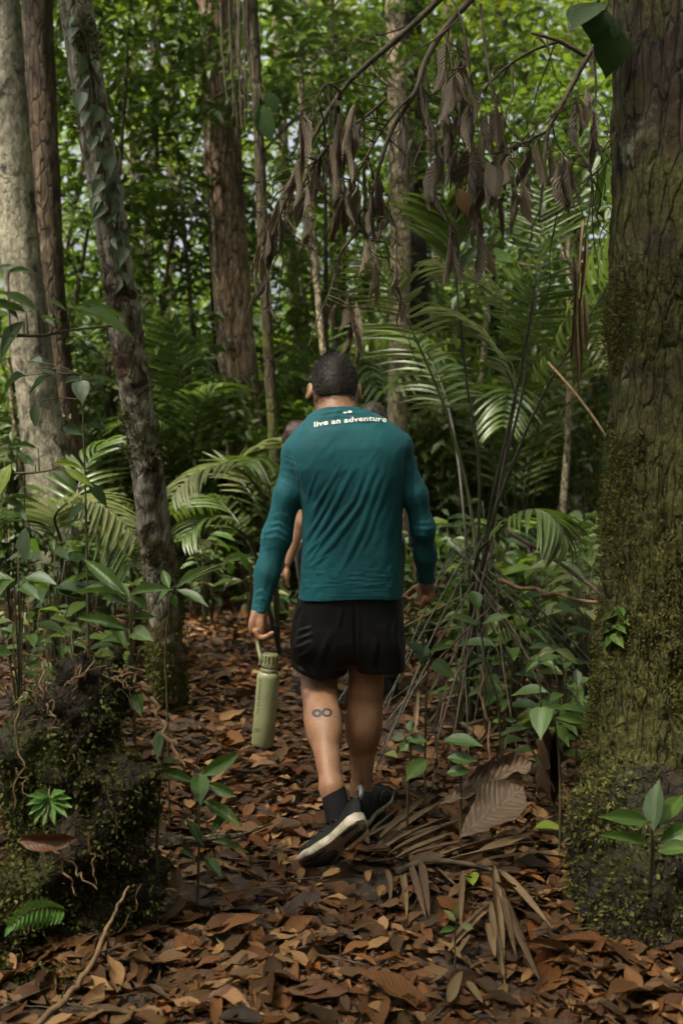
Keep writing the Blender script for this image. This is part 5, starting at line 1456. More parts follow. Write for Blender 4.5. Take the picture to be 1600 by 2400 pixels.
CL = [(612, 640, 2), (632, 590, 3), (655, 545, 2), (622, 690, 1), (704, 325, 2), (708, 405, 2), (716, 470, 3), (722, 535, 2), (738, 450, 2), (758, 400, 2), (776, 385, 3), (792, 370, 2), (806, 335, 2), (818, 365, 2), (832, 310, 1), (846, 330, 1),
      (800, 455, 3), (816, 485, 3), (832, 465, 2), (846, 495, 2), (862, 475, 2), (884, 505, 2), (905, 540, 2), (860, 625, 2), (878, 655, 1), (916, 680, 2), (800, 728, 1), (816, 738, 1), (835, 775, 1), (824, 800, 1),
      (966, 330, 2), (985, 240, 2), (1002, 320, 1), (1012, 372, 2), (1004, 470, 2), (1030, 300, 2), (1042, 235, 2), (1050, 350, 3), (1062, 290, 2), (1070, 440, 2), (1078, 385, 3), (1087, 150, 2), (1092, 270, 2), (1102, 420, 3), (1114, 380, 2),
      (1118, 540, 1), (1122, 605, 1), (1132, 450, 3), (1142, 340, 2), (1056, 575, 2), (1052, 620, 1), (1154, 400, 3), (1168, 425, 3), (1184, 380, 2), (1198, 450, 2), (1218, 470, 1), (1242, 390, 1), (1256, 385, 1), (1302, 425, 2), (1316, 405, 2), (1332, 430, 2), (1352, 280, 1), (1378, 250, 2), (1392, 330, 1), (1098, 215, 2), (1110, 300, 2), (1045, 160, 1), (1065, 210, 1), (1022, 420, 1), (1160, 300, 1), (1176, 480, 2), (1225, 420, 1)]
hang = [leaf_data('lance', M_hang, n=9, m=7, fold=0, arch=a, curl=c, twist=tw, ripple=.03, seed=i) for i, (a, c, tw) in enumerate(((.1, 2.6, .6), (-.1, 3.2, -.8), (.2, 2.2, 1.1), (.05, 3.4, .2), (-.15, 2.4, -.3), (.35, 1.4, 1.8), (-.3, 1.8, -1.6), (.25, 3.0, 2.2), (.0, 1.0, .7)))]
hang += [leaf_data('ellip', M_hang, n=9, m=7, fold=0, arch=.15, curl=1.7, twist=.9, ripple=.06, seed=9), leaf_data('obov', M_hang, n=9, m=7, fold=0, arch=.1, curl=2.0, twist=-.6, ripple=.06, seed=8)]
nleaf = 0
for x, y, n in CL:
    for q in range(n + (rng.random() < .5)):
        X, Yp = x + rng.normal(0, 9) * (n > 1), y + rng.normal(0, 18) * (n > 1)
        ln = rng.uniform(60, 140)
        d0 = 2.92 + rng.normal(0, .07) if x < 960 else 3.02 + rng.normal(0, .08)
        if y > 700: d0 = 2.86
        a = P(X, Yp - ln / 2, d0); b = P(X + rng.normal(0, 16), Yp + ln / 2, d0 + rng.normal(0, .02))
        best = None
        for k, ar in arrs.items():
            w = np.linalg.norm((ar - a) * np.array([1, 1, .8]), axis=1) + np.where(ar[:, 2] < a[2] + .01, .5, 0)
            j = int(np.argmin(w))
            if best is None or w[j] < best[0]: best = (w[j], k, ar[j])
        _, k, p = best
        m_ = (p * .45 + a * .55) + np.array([rng.normal(0, .008), rng.normal(0, .008), abs(p[2] - a[2]) * .15])
        MB().tube([p, m_, a], [.0022, .0013], 5, 9).build('twig', M_twig, BR[k])
        th = rng.uniform(0, 2 * np.pi)
        leaf(BR[k], a, b, S(rng.uniform(20, 42), d0), hang[int(rng.integers(0, len(hang)))], up=(math.cos(th), math.sin(th), .1)); nleaf += 1
tl = leaf_data('ellip', DEAD['tan'], n=9, m=5, fold=.1, arch=.2, ripple=.04)
leaf(BR['cross'], P(1072, 440, 2.9), P(1098, 505, 2.9), S(34, 2.9), tl, up=(0, -1, .2))
print('hanging leaves', nleaf)
for k in range(80):                                    # bare side twigs
    key = ('upper', 'long', 'cross')[k % 3]; ar = arrs[key]; p = ar[int(rng.integers(5, len(ar)))]
    l = rng.uniform(.12, .40); an = rng.uniform(-2.9, -.2)
    e = p + np.array([math.cos(an) * l * .7, rng.normal(0, .06), math.sin(an) * l])
    qx, qy = project(np.array([e])); 
    if 690 < qx[0] < 900 and qy[0] > 760: continue
    MB().tube(gnarl(p, e, 6, .012), [.0028, .0012], 5, 12).build('twig', M_twig, BR[key])

# big dark leaves at the top
def big_leaf_plant(label, Y, base, tips, w, mat):
    t = empty('epiphyte', P(*base, Y), label, 'plant')
    st = MB()
    for (x, y, dy) in tips:
        a = P(*base, Y); m_ = P((base[0] * .6 + x * .4), (base[1] * .6 + y * .4) - 10, Y)
        st.tube([a, (a + m_) / 2 + np.array([0, 0, .02]), m_], [.006, .004], 5, 7)
        leaf(t, m_, P(x, y, Y + dy), S(w * rng.uniform(.85, 1.15), Y), leaf_data('ellip', mat, n=9, m=5, fold=.1, arch=.15), up=(rng.normal(0, .4), -.9, .6))
    st.build('stem', M_stem, t)
big_leaf_plant('large dark leaves hanging at the top of the thick mossy trunk', 2.9, (1438, -10), ((1340, 55, -.1), (1390, 100, 0), (1425, 180, 0), (1360, -30, .1)), 90, M_dark)
big_leaf_plant('broad dark leaves hanging beside the upper part of the thin mossy tree', 7.0, (606, 200), ((634, 335, 0), (612, 320, .1), (650, 262, 0)), 44, M_dark)
big_leaf_plant('upright leaf plant of broad bright leaves glowing above the big palm', 6.4, (1140, 640), ((1040, 585, 0), (1165, 640, 0), (1090, 600, .2), (1200, 590, .1), (1230, 640, 0)), 60, M_bgl)
big_leaf_plant('broad leaves half hidden beside the thick mossy trunk', 3.9, (1440, 330), ((1372, 300, 0), (1360, 420, 0), (1398, 480, 0), (1410, 390, 0)), 36, M_green)
lr = empty('hanging_roots', P(572, -40, 7.0), 'bundle of dark hanging aerial roots at the top of the thin mossy tree', 'roots')
for k in range(16):
    x = 560 + rng.normal(0, 14); l = rng.uniform(120, 330)
    MB().tube([P(x, -60, 7.0 + rng.normal(0, .05)), P(x + rng.normal(4, 4), l * .5, 7.0), P(x + rng.normal(14, 10), l, 7.0)], [.009, .004], 5, 14).build('root', M_twig, lr)
# ------------------------------------------------------------------ palms
def palm_frond(parent, pts, n, ll, w, mat, t0=.3, droop=.5, smat=None, r=.010, joined=False, fwd=.55, lift=.25, seed=0):
    """A frond: rachis (part) with its leaflets (sub-parts)."""
    path = smooth_path(pts, 60)
    fr = obj('frond', mesh_data('frond', *(lambda v: (v[0], [v[1], v[2]]))(tube(path, [r, r * .8, r * .45, r * .15], 7))), smat or M_stalk, parent)
    t, a, b = frames(path)
    tm = leaf_shape('strap', 8, 3, .14, droop, seed=seed, wr=.1)
    me = leaf_data('strap', mat, n=8, m=3, fold=.14, arch=droop, seed=seed, wr=.1)
    pos, Bs, sc_ = [], [], []
    for k in range(n):
        u = t0 + (1 - t0) * (k + .5) / n
        i = min(59, int(u * 59)); p = path[i]; tg = t[i]
        side = np.cross(tg, np.array([0, 0, 1.])); side /= np.linalg.norm(side) + 1e-9
        upv = np.cross(side, tg)
        s_ = (u - t0) / (1 - t0)
        L = ll * (.35 + .65 * math.sin(np.pi * min(1, .12 + s_ * .86)) ** .7)
        for sg in (-1, 1):
            d = side * sg + tg * (fwd + .5 * s_) + upv * (lift + rng.normal(0, .06)) + rng.normal(0, .05, 3)
            d /= np.linalg.norm(d)
            z = upv - d * d.dot(upv); z /= np.linalg.norm(z) + 1e-9
            Bm = np.stack([d, np.cross(z, d), z], 1); l_ = L * rng.uniform(.9, 1.08)
            if joined: pos.append(p); Bs.append(Bm); sc_.append((l_, w, l_))
            else: leaf(fr, p, p + d * l_, w, me, up=z, name='leaflet')
    if joined:
        d_ = scatter([tm], np.array(pos), np.array(Bs), np.array(sc_))
        cloud_obj('leaflet', d_, mat, fr)['kind'] = 'stuff'
    return fr
pb = gp(1105, 1610); pb[1] = 5.1; pb = np.array([P(1105, 1500, 5.1)[0], 5.1, float(ground_z(P(1105, 1500, 5.1)[0], 5.1))])
palm = empty('stemless_palm', pb, 'big stemless palm with arching fronds and a skirt of dead stalks', 'palm')
A = lambda *q: [pb + np.array([rng.normal(0, .05), rng.normal(0, .05), .05])] + [P(*v) for v in q]
palm_frond(palm, A((1110, 1250, 5.0), (1050, 984, 4.8), (967, 779, 4.6), (915, 672, 4.5), (872, 615, 4.45)), 24, .28, .017, M_palml, .42, .45, plain('pale_rachis', (.16, .17, .09), .5), fwd=.15, lift=.12, seed=1)
palm_frond(palm, A((1150, 1250, 5.1), (1195, 1000, 5.1), (1205, 920, 5.1), (1163, 830, 5.1), (1100, 765, 5.1), (1030, 722, 5.1)), 26, .30, .018, M_palml, .5, .55, None, lift=.2, seed=2)
palm_frond(palm, A((1160, 1200, 5.3), (1232, 860, 5.3), (1180, 722, 5.3), (1100, 652, 5.3), (1020, 622, 5.3)), 26, .32, .018, M_palml, .5, .5, None, seed=3)
palm_frond(palm, A((1141, 1247, 5.0), (1186, 1024, 4.9), (1230, 814, 4.8), (1252, 680, 4.75), (1266, 560, 4.75), (1272, 440, 4.8)), 26, .36, .020, M_palm, .48, .35, fwd=.1, lift=.0, seed=4)
palm_frond(palm, A((1141, 1270, 4.9), (1208, 1069, 4.8), (1279, 912, 4.7), (1364, 770, 4.6), (1436, 649, 4.5), (1500, 560, 4.4)), 24, .40, .022, M_palm, .5, .45, fwd=.3, seed=5)
palm_frond(palm, A((1123, 1136, 5.1), (1092, 890, 5.1), (1070, 676, 5.1), (1062, 560, 5.1), (1040, 480, 5.0)), 22, .34, .026, M_palm, .62, .5, joined=True, seed=6)
palm_frond(palm, A((1110, 1340, 4.9), (1150, 1262, 4.7), (1230, 1198, 4.5), (1290, 1212, 4.4), (1330, 1270, 4.35)), 20, .30, .022, M_palm, .45, .5, lift=-.1, seed=7)
palm_frond(palm, A((1090, 1250, 5.2), (1060, 1000, 5.6), (1010, 850, 6.0), (930, 780, 6.3), (850, 800, 6.5)), 24, .40, .030, M_palm, .45, .55, joined=True, seed=9)
for k in range(34):                                   # dead stalks and straw leaning round the base
    a = pb + np.array([rng.normal(0, .07), rng.normal(-.03, .07), rng.uniform(.35, .95)])
    an = rng.uniform(-2.6, -.2) if k % 3 else rng.uniform(0, 2 * np.pi)
    rr = rng.uniform(.35, 1.0)
    e = np.array([pb[0] - .12 + rr * math.cos(an), pb[1] + rr * math.sin(an) * 1.2, 0]); e[2] = float(ground_z(e[0], e[1])) + rng.uniform(.0, .06)
    m_ = (a + e) / 2 + np.array([rng.normal(0, .03), rng.normal(0, .03), rng.uniform(.0, .08)])
    MB().tube([a, m_, e], [.0055, .005, .003], 5, 12).build('dead_stalk', M_root if k % 9 == 0 else (M_stalk if k % 2 else M_twig), palm)
ds = empty('dead_stalk', gp(1420, 1560), 'pale straight dead stalk leaning from the palm toward the thick mossy trunk', 'stalk')
MB().tube([P(1284, 850, 4.4), P(1350, 925, 4.1), P(1418, 1020, 3.8), P(1470, 1110, 3.6)], [.006, .005], 7, 14).build('stalk', M_root, ds)
# hanging dead palm straw by the mossy trunk
hs = empty('withered_frond', P(1352, 700, 3.9), 'withered brown frond strips hanging beside the thick mossy trunk', 'frond')
hsl = leaf_data('strap', M_straw, n=8, m=3, fold=.3, arch=.1, wr=.1)
for x0, y0, x1, y1 in ((1350, 660, 1338, 860), (1356, 700, 1362, 900), (1346, 740, 1358, 930), (1368, 690, 1376, 830), (1340, 600, 1350, 760), (1372, 560, 1360, 720)):
    leaf(hs, P(x0, y0, 3.9), P(x1, y1, 3.9), .020, hsl, up=(rng.normal(0, .3), -1, .1))
MB().tube([P(1366, 520, 3.95), P(1356, 640, 3.92), P(1350, 760, 3.9)], [.006, .003], 5, 10).build('stalk', M_root, hs)

# small arching palm behind the hand with the bottle
p2b = np.array([P(655, 1350, 6.4)[0], 6.4, float(ground_z(P(655, 1350, 6.4)[0], 6.4))])
palm2 = empty('small_palm', p2b, 'small palm with grey-green arching fronds below the reddish trunk', 'palm')
A2 = lambda *q: [p2b] + [P(*v) for v in q]
palm_frond(palm2, A2((640, 1240, 6.3), (585, 1120, 6.2), (520, 1092, 6.1), (455, 1112, 6.0), (405, 1160, 5.9)), 26, .30, .024, M_palml, .3, .6, seed=12)
palm_frond(palm2, A2((620, 1230, 6.4), (560, 1110, 6.6), (600, 1052, 6.6), (650, 1030, 6.6)), 22, .28, .024, M_palml, .35, .5, seed=13)
palm_frond(palm2, A2((600, 1300, 6.2), (540, 1230, 6.0), (480, 1220, 5.9), (430, 1262, 5.8)), 22, .28, .024, M_palm, .3, .6, seed=14)
palm_frond(palm2, A2((640, 1260, 6.4), (630, 1140, 6.4), (600, 1080, 6.2), (570, 1090, 6.0)), 20, .3, .024, M_palm, .3, .6, joined=True, seed=15)
palm_frond(palm2, A2((590, 1290, 6.4), (520, 1180, 6.6), (460, 1170, 6.8), (400, 1210, 7)), 20, .32, .026, M_palm, .3, .6, joined=True, seed=16)
# palm with a dark upright frond
p3b = np.array([P(440, 1300, 8.2)[0], 8.2, float(ground_z(P(440, 1300, 8.2)[0], 8.2))])
palm3 = empty('small_palm', p3b, 'dark palm whose upright frond stands between the leaning tree and the reddish trunk', 'palm')
A3 = lambda *q: [p3b] + [P(*v) for v in q]
palm_frond(palm3, A3((438, 1150, 8.2), (432, 960, 8.1), (420, 840, 8.0), (400, 750, 7.9)), 26, .36, .034, M_palm, .3, .45, fwd=.2, lift=-.2, seed=17)
palm_frond(palm3, A3((445, 1150, 8.2), (460, 1000, 8.0), (490, 920, 7.8), (530, 900, 7.6)), 22, .36, .034, M_bgd, .35, .55, joined=True, seed=18)
palm_frond(palm3, A3((430, 1180, 8.2), (390, 1040, 8.0), (350, 990, 7.8), (300, 990, 7.6)), 22, .36, .034, M_bgd, .35, .55, joined=True, seed=19)
# palm low in front of the mottled trunk
p4b = np.array([P(170, 1420, 5.6)[0], 5.6, float(ground_z(P(170, 1420, 5.6)[0], 5.6))])
palm4 = empty('small_palm', p4b, 'low palm with spreading grey-green fronds under the rough brown trunk', 'palm')
A4 = lambda *q: [p4b] + [P(*v) for v in q]
palm_frond(palm4, A4((150, 1300, 5.5), (130, 1210, 5.4), (190, 1170, 5.3), (260, 1200, 5.2), (320, 1260, 5.1)), 26, .30, .024, M_palml, .3, .55, seed=20)
palm_frond(palm4, A4((140, 1300, 5.6), (90, 1220, 5.6), (30, 1220, 5.6), (-30, 1270, 5.6)), 22, .30, .024, M_palm, .3, .55, seed=21)
palm_frond(palm4, A4((190, 1320, 5.5), (220, 1260, 5.3), (270, 1270, 5.2), (310, 1330, 5.1)), 20, .26, .024, M_palm, .3, .6, joined=True, seed=22)
palm_frond(palm4, A4((170, 1250, 5.8), (200, 1100, 6.0), (260, 1040, 6.1), (320, 1050, 6.2)), 22, .34, .028, M_palm, .3, .55, joined=True, seed=23)
# two more palms farther back
for k, (px, Y, lab) in enumerate(((760, 10.5, 'far palm with feathery fronds behind the bowed head'), (1210, 9.0, 'far palm with bright fronds behind the big palm'), (330, 10.0, 'far feathery palm behind the leaning tree'), (60, 9.4, 'far palm showing between the mottled trunk and the edge'))):
    b5 = np.array([P(px, 1300, Y)[0], Y, float(ground_z(P(px, 1300, Y)[0], Y))]); t5 = empty('forest_palm', b5, lab, 'palm')
    for q in range(7):
        an = q / 7 * 2 * np.pi + rng.uniform(-.3, .3); rr = rng.uniform(1.0, 1.5); hh = rng.uniform(1.4, 2.4)
        palm_frond(t5, [b5, b5 + np.array([math.cos(an) * rr * .2, math.sin(an) * rr * .2, hh * .6]), b5 + np.array([math.cos(an) * rr * .55, math.sin(an) * rr * .5, hh]), b5 + np.array([math.cos(an) * rr, math.sin(an) * rr, hh * .82])], 24, .42, .036, (M_palm, M_palml, M_bg)[(q + k) % 3], .3, .55, joined=True, seed=q)

# ------------------------------------------------------------------ low green plants on the forest floor
def floor_plant(x, Y, n, h, ll, mat, label, group):
    z = float(ground_z(x, Y)); t = empty('floor_plant', (x, Y, z), label, 'plant', group)
    m = MB()
    for k in range(n):
        an = k * 2.4 + rng.uniform(-.4, .4); r0 = rng.uniform(.02, .35) * ll * 2
        a = np.array([x + r0 * math.cos(an), Y + r0 * math.sin(an), z + h * rng.uniform(.35, 1)])
        l_ = ll * rng.uniform(.7, 1.2)
        b = a + np.array([math.cos(an) * l_, math.sin(an) * l_, rng.normal(-.05, .12) * l_])
        m.tube([(x, Y, z - .02), (x + r0 * .4 * math.cos(an), Y + r0 * .4 * math.sin(an), a[2] * .6 + z * .4), a], [.004, .0025], 4, 5)
        leaf(t, a, b, l_ * rng.uniform(.32, .48), leaf_data(('ellip', 'lance', 'heart')[k % 3], mat, n=7, m=3, fold=.14, arch=.25), up=(rng.normal(0, .3), -.4, 1))
    m.build('stem', M_stem, t)
spots = []
for k in range(150):
    if k < 70: px, Y = rng.uniform(1060, 1430), rng.uniform(4.4, 10)
    elif k < 118: px, Y = rng.uniform(-40, 370), rng.uniform(3.5, 9)
    else: px, Y = rng.uniform(400, 720), rng.uniform(7.0, 11)
    spots.append((P(px, 1300, Y)[0], Y, px))
for x, Y, px in spots:
    far_ = 'close to' if Y < 5 else ('a little behind' if Y < 6.5 else ('behind' if Y < 8 else 'far behind'))
    hh_ = rng.uniform(.16, .75)
    wh = ('the mossy stump' if px < 200 else 'the leaning tree') if px < 400 else ('the thin mossy tree' if px < 750 else ('the big palm' if px < 1250 else 'the thick mossy trunk'))
    mi = int(rng.integers(0, 4)); m_, cn = ((M_green, 'glossy green'), (M_bg, 'soft green'), (M_palml, 'pale green'), (M_dark, 'dark green'))[mi]
    n_ = int(rng.integers(6, 13))
    floor_plant(x, Y, n_, hh_, rng.uniform(.08, .17), m_, f'{"tall" if hh_ > .5 else ("knee-high" if hh_ > .32 else "low")} {"bushy" if n_ > 9 else "sparse"} {cn} plant on the litter {far_} {wh}', 'low plants on the forest floor')

# broad-leaved young plants crowding the path's sides
for k, (px, Y, h, ll, mt, lab) in enumerate(((40, 4.2, .9, .20, M_green, 'tall broad-leaved plant behind the mossy stump'), (120, 5.0, .8, .18, M_dark, 'dark broad-leaved plant behind the stump, before the low palm'), (250, 5.6, .9, .20, M_bg, 'soft broad-leaved plant just behind the leaning tree foot'),
        (330, 6.2, .7, .18, M_green, 'glossy broad-leaved plant beyond the leaning tree foot'), (480, 7.2, .8, .18, M_green, 'broad-leaved plant in front of the reddish trunk foot'), (585, 7.0, .6, .16, M_bg, 'soft leafy plant beside the foot of the thin mossy tree'), (1010, 6.2, .9, .2, M_green, 'broad-leaved plant showing past the sleeve of the hand that is empty'),
        (1060, 7.2, .9, .2, M_bg, 'soft broad-leaved plant behind the dead palm stalks'), (1200, 4.7, .55, .17, M_green, 'glossy broad-leaved plant in front of the palm frond that droops'), (1260, 5.6, .8, .2, M_bg, 'soft tall leafy plant between the palm and the thick mossy trunk'), (1330, 4.3, .5, .17, M_green, 'glossy leafy plant tucked against the thick mossy trunk'),
        (1380, 5.2, .8, .2, M_palml, 'pale leafy plant half hidden behind the thick mossy trunk'), (1150, 6.4, 1.0, .2, M_dark, 'dark tall leafy plant behind the big palm base'), (1290, 3.9, .35, .14, M_bg, 'small soft leafy plant on the litter near the pale arching leaf'), (180, 3.9, .6, .16, M_bg, 'soft leafy plant between the stump and the low palm'), (20, 5.6, 1.2, .2, M_green, 'tall glossy plant in front of the mottled trunk'))):
    floor_plant(P(px, 1300, Y)[0], Y, 15, h, ll, mt, lab, 'young broad-leaved plants')
# ------------------------------------------------------------------ leaf litter: the mass, then the leaves one can pick out
def lit_frames(n, tilt): return rand_basis(n, tilt)
N1 = 42000
Yl = 1.7 + (rng.random(N1) ** 1.25) * 8.0
xl = (rng.random(N1) * 2 - 1) * (.40 * Yl + .5)
kp = np.ones(N1, bool)
for a_, b_ in ((heelL, toeL), (heelR, toeR)):
    q_ = np.stack([xl, Yl], 1); d_ = (b_ - a_)[:2]; t_ = np.clip(((q_ - a_[:2]) @ d_) / d_.dot(d_), 0, 1)
    kp &= np.linalg.norm(q_ - a_[:2] - t_[:, None] * d_, axis=1) > .075
bare = fbm(np.stack([xl, Yl, xl * 0], 1) * 2.3 + 40, 3) - .35 * np.clip(np.abs(xl - .02) - .35, 0, 1)
kp &= ~((bare > .12) & (rng.random(N1) < .62))
xl, Yl = xl[kp], Yl[kp]; N1 = len(xl)
zl = ground_z(xl, Yl) + rng.uniform(.002, .030, N1)
L = np.where(rng.random(N1) < .35, rng.uniform(.014, .045, N1), rng.uniform(.05, .115, N1)) * np.where(rng.random(N1) < .10, 1.45, 1)
d1 = scatter(TM_LIT, np.stack([xl, Yl, zl], 1), lit_frames(N1, .20), np.stack([L, L * rng.uniform(.32, .55, N1), L], 1))
N2 = 7000
Yl = rng.uniform(-3, 26, N2); xl = rng.uniform(-9, 9, N2)
zl = ground_z(xl, Yl) + rng.uniform(.002, .03, N2)
L = rng.uniform(.10, .22, N2)
d2 = scatter(TM_LIT, np.stack([xl, Yl, zl], 1), lit_frames(N2, .3), np.stack([L, L * .45, L], 1))
o = cloud_obj('leaf_litter', join_clouds([d1, d2]), M_litter); tag(o, 'brown leaf litter covering the forest floor', 'leaf litter', kind='stuff')
# twigs and crumbs in the litter
tw = MB()
for k in range(420):
    Y = rng.uniform(2.1, 6.5); x = (rng.random() * 2 - 1) * (.38 * Y); l = rng.uniform(.05, .28); an = rng.uniform(0, np.pi)
    z = float(ground_z(x, Y)) + rng.uniform(.015, .035)
    dv = np.array([math.cos(an), math.sin(an), rng.normal(0, .12)]) * l / 2
    c = np.array([x, Y, z]); r = rng.uniform(.0012, .0032)
    tw.tube([c - dv, c + rng.normal(0, .006, 3), c + dv], [r, r * .6], 4, 4)
o = tw.build('twig_litter', M_twig); tag(o, 'thin brown twigs strewn through the leaf litter', 'twigs', kind='stuff')

FL = {}
for cn, m_ in DEAD.items():
    for s, (shp, f, a, c, tw_) in {'flat oval': ('ellip', .12, .05, 0, .1), 'curled oval': ('ellip', 0, .15, 1.7, .3), 'narrow': ('lance', .25, .12, 0, .3), 'twisted narrow': ('lance', 0, .1, 1.5, .9), 'broad': ('obov', .15, -.12, 0, .15)}.items():
        FL[(cn, s)] = leaf_data(shp, m_, n=9, m=5, fold=f, arch=a, curl=c, twist=tw_, ripple=.025, seed=len(FL))
cols, shapes = list(DEAD), ['flat oval', 'curled oval', 'narrow', 'twisted narrow', 'broad']
def where_is(px, py):
    if py < 1750: return ('under the bottle' if px < 700 else 'beyond the planted shoe') if px < 960 else 'among the dead palm stalks'
    if px < 420: return 'at the foot of the mossy stump' if py < 2150 else 'below the mossy stump'
    if px < 640: return 'near the fallen grey branch' if py < 2080 else 'in front of the fallen grey branch'
    if px < 880: return 'beside the lifted shoe' if py < 2060 else ('just below the lifted shoe' if py < 2220 else 'on the path well below the lifted shoe')
    if px < 1120: return 'by the dead palm strips' if py < 2150 else 'under the dead palm strips'
    if px < 1330: return 'near the big curled dead leaf' if py < 2000 else 'beside the green root mound'
    return 'at the foot of the green root mound'
def fallen(px, py, ang, length, wr, cn, s, label=None, lift=.035, tilt=.25, group='fallen leaves on the path'):
    g = gp(px, py)
    if abs(g[0] - toeL[0]) < .17 and abs(g[1] - toeL[1]) < .16: g = gp(px + 140, py + 60)
    if abs(g[0] - heelR[0] - .05) < .13 and abs(g[1] - heelR[1] - .1) < .2: g = gp(px - 260, py); g[2] += lift
    Bm = rand_basis(1, tilt, np.array([[math.cos(ang), math.sin(ang), 0.]]))[0]
    o = bpy.data.objects.new('fallen_leaf', FL[(cn, s)]); link(o)
    o.location = tuple(g - Bm[:, 0] * length / 2)
    o.rotation_euler = Matrix([[float(v) for v in r] for r in Bm]).to_euler(); o.scale = (length, length * wr, length)
    return tag(o, label or f'{"small" if length < .10 else ("large" if length > .142 else "middling")} {cn} {s} fallen leaf {where_is(px, py)}', 'leaf', group)
# leaves that stand out
for a in ((675, 2160, 1.9, .12, .40, 'tan', 'flat oval', 'light tan oval leaf lying flat below the toe of the lifted shoe'), (848, 2150, 1.5, .12, .48, 'rust-orange', 'flat oval', 'bright rust-orange oval leaf with dark specks below the lifted shoe'),
          (300, 2230, 1.3, .19, .28, 'tan', 'narrow', 'long tan leaf standing on edge below the mossy stump'), (355, 2290, 1.9, .22, .30, 'grey-brown', 'narrow', 'long grey-brown leaf pointing up the path below the mossy stump'),
          (455, 2195, 1.6, .16, .42, 'dark brown', 'flat oval', 'dark ribbed oval leaf in front of the fallen grey branch'), (345, 2135, -.4, .13, .5, 'tan', 'broad', 'pale cream broad leaf propped below the fallen grey branch'),
          (700, 2140, .3, .17, .6, 'dark brown', 'broad', 'wet dark brown broad leaf just under the lifted toe'), (770, 2200, .2, .15, .4, 'chestnut', 'flat oval', 'glossy chestnut oval leaf below the lifted shoe'),
          (990, 2320, -1.0, .15, .45, 'grey-brown', 'flat oval', 'grey ribbed oval leaf lying under the dead palm strips'), (385, 1910, 0, .17, .42, 'rust-orange', 'curled oval', 'curled amber leaf lying at the foot of the mossy stump'),
          (80, 1975, .1, .14, .5, 'chestnut', 'curled oval', 'dark reddish leaf caught on the front of the mossy stump')):
    o = fallen(*a[:7], label=a[7], lift=.05, tilt=.15)
    if a[1] == 1975: o.location = tuple(P(45, 1972, 2.38)); o.rotation_euler = (R(70), 0, 0)
rng2 = rng
for k in range(270):
    py = 1480 + (rng.random() ** .62) * 930
    px = rng.uniform(180, 1430) if py > 1800 else rng.uniform(430, 1330)
    if 560 < px < 960 and py < 1700 and rng.random() < .5: px = rng.uniform(430, 600)
    fallen(px, py, rng.uniform(0, 6.28), rng.uniform(.08, .17), rng.uniform(.30, .52), cols[int(rng.choice(5, p=(.26, .22, .22, .16, .14)))], shapes[int(rng.integers(0, 5))], lift=rng.uniform(.02, .04), tilt=.26)
# green and yellow fallen leaves
for px, py, ang, l, mt, lab in ((1108, 2105, 1.6, .12, M_bright, 'yellow-green fallen leaf lying across the dead palm strips'), (620, 1605, .4, .10, M_bright, 'yellowing leaf on the litter beside the bottle'), (898, 1790, -1.2, .12, M_palml, 'pale green fallen leaf standing beside the planted ankle'), (1250, 1968, .2, .11, M_bright, 'narrow olive leaf near the foot of the root mound'), (1240, 1190, 1.5, .2, M_bright, 'yellow leaf caught in the drooping palm frond')):
    g = gp(px, py) if py > 1300 else P(px, 1260, 4.6); g[2] += .04
    o = leaf_data('ellip', mt, n=8, m=5, fold=.1, arch=.15)
    L_, Bm = basis(g, g + np.array([math.cos(ang), math.sin(ang) * .8, .25 if py < 1900 else .05]) * l)
    q = bpy.data.objects.new('fallen_leaf', o); link(q); q.location = tuple(g); q.rotation_euler = Matrix([[float(v) for v in r] for r in Bm]).to_euler(); q.scale = (l, l * .45, l)
    tag(q, lab, 'leaf', 'fallen leaves on the path')
# the big curled dead leaves
def big_dead(a, b, w, label, curl, arch, up, mat):
    V, Q, U = leaf_shape('obov', 26, 11, 0, arch, curl, .25, .05, 3)
    L_, Bm = basis(a, b, up)
    V = V * np.array([1, 1, .9]); V[:, 2] += .012 * np.sin(V[:, 0] * 46 - np.abs(V[:, 1]) * 9) + .03 * fbm(V * 5, 2)
    me = mesh_data('big_dead_leaf', V, Q, uv=U)
    o = obj('large_dead_leaf', me, mat); o.location = tuple(a); o.rotation_euler = Matrix([[float(v) for v in r] for r in Bm]).to_euler(); o.scale = (L_, w, L_)
    tag(o, label, 'leaf')
big_dead(P(1030, 1880, 3.2), P(1245, 1800, 3.25), .17, 'very large curled grey-brown dead leaf lying below the ribbed plant', 2.0, -.10, (-.1, -.45, 1), DEAD['grey-brown'])
big_dead(P(1075, 1960, 3.0), P(1225, 1850, 3.08), .20, 'very large torn grey-brown dead leaf below the curled one', 1.1, -.06, (0, -.35, 1), DEAD['grey-brown'])
big_dead(gp(1262, 1890) + np.array([0, .02, .0]), P(1268, 1690, 3.16), .10, 'tall stiff dead leaf sheath standing below the drooping pointed leaf', 1.6, .02, (.2, -1, .1), M_straw)
big_dead(gp(1300, 1900) + np.array([0, .02, .0]), P(1296, 1720, 3.2), .06, 'narrow dark dead sheath standing beside the tall stiff one', 1.8, .02, (-.2, -1, .1), DEAD['dark brown'])
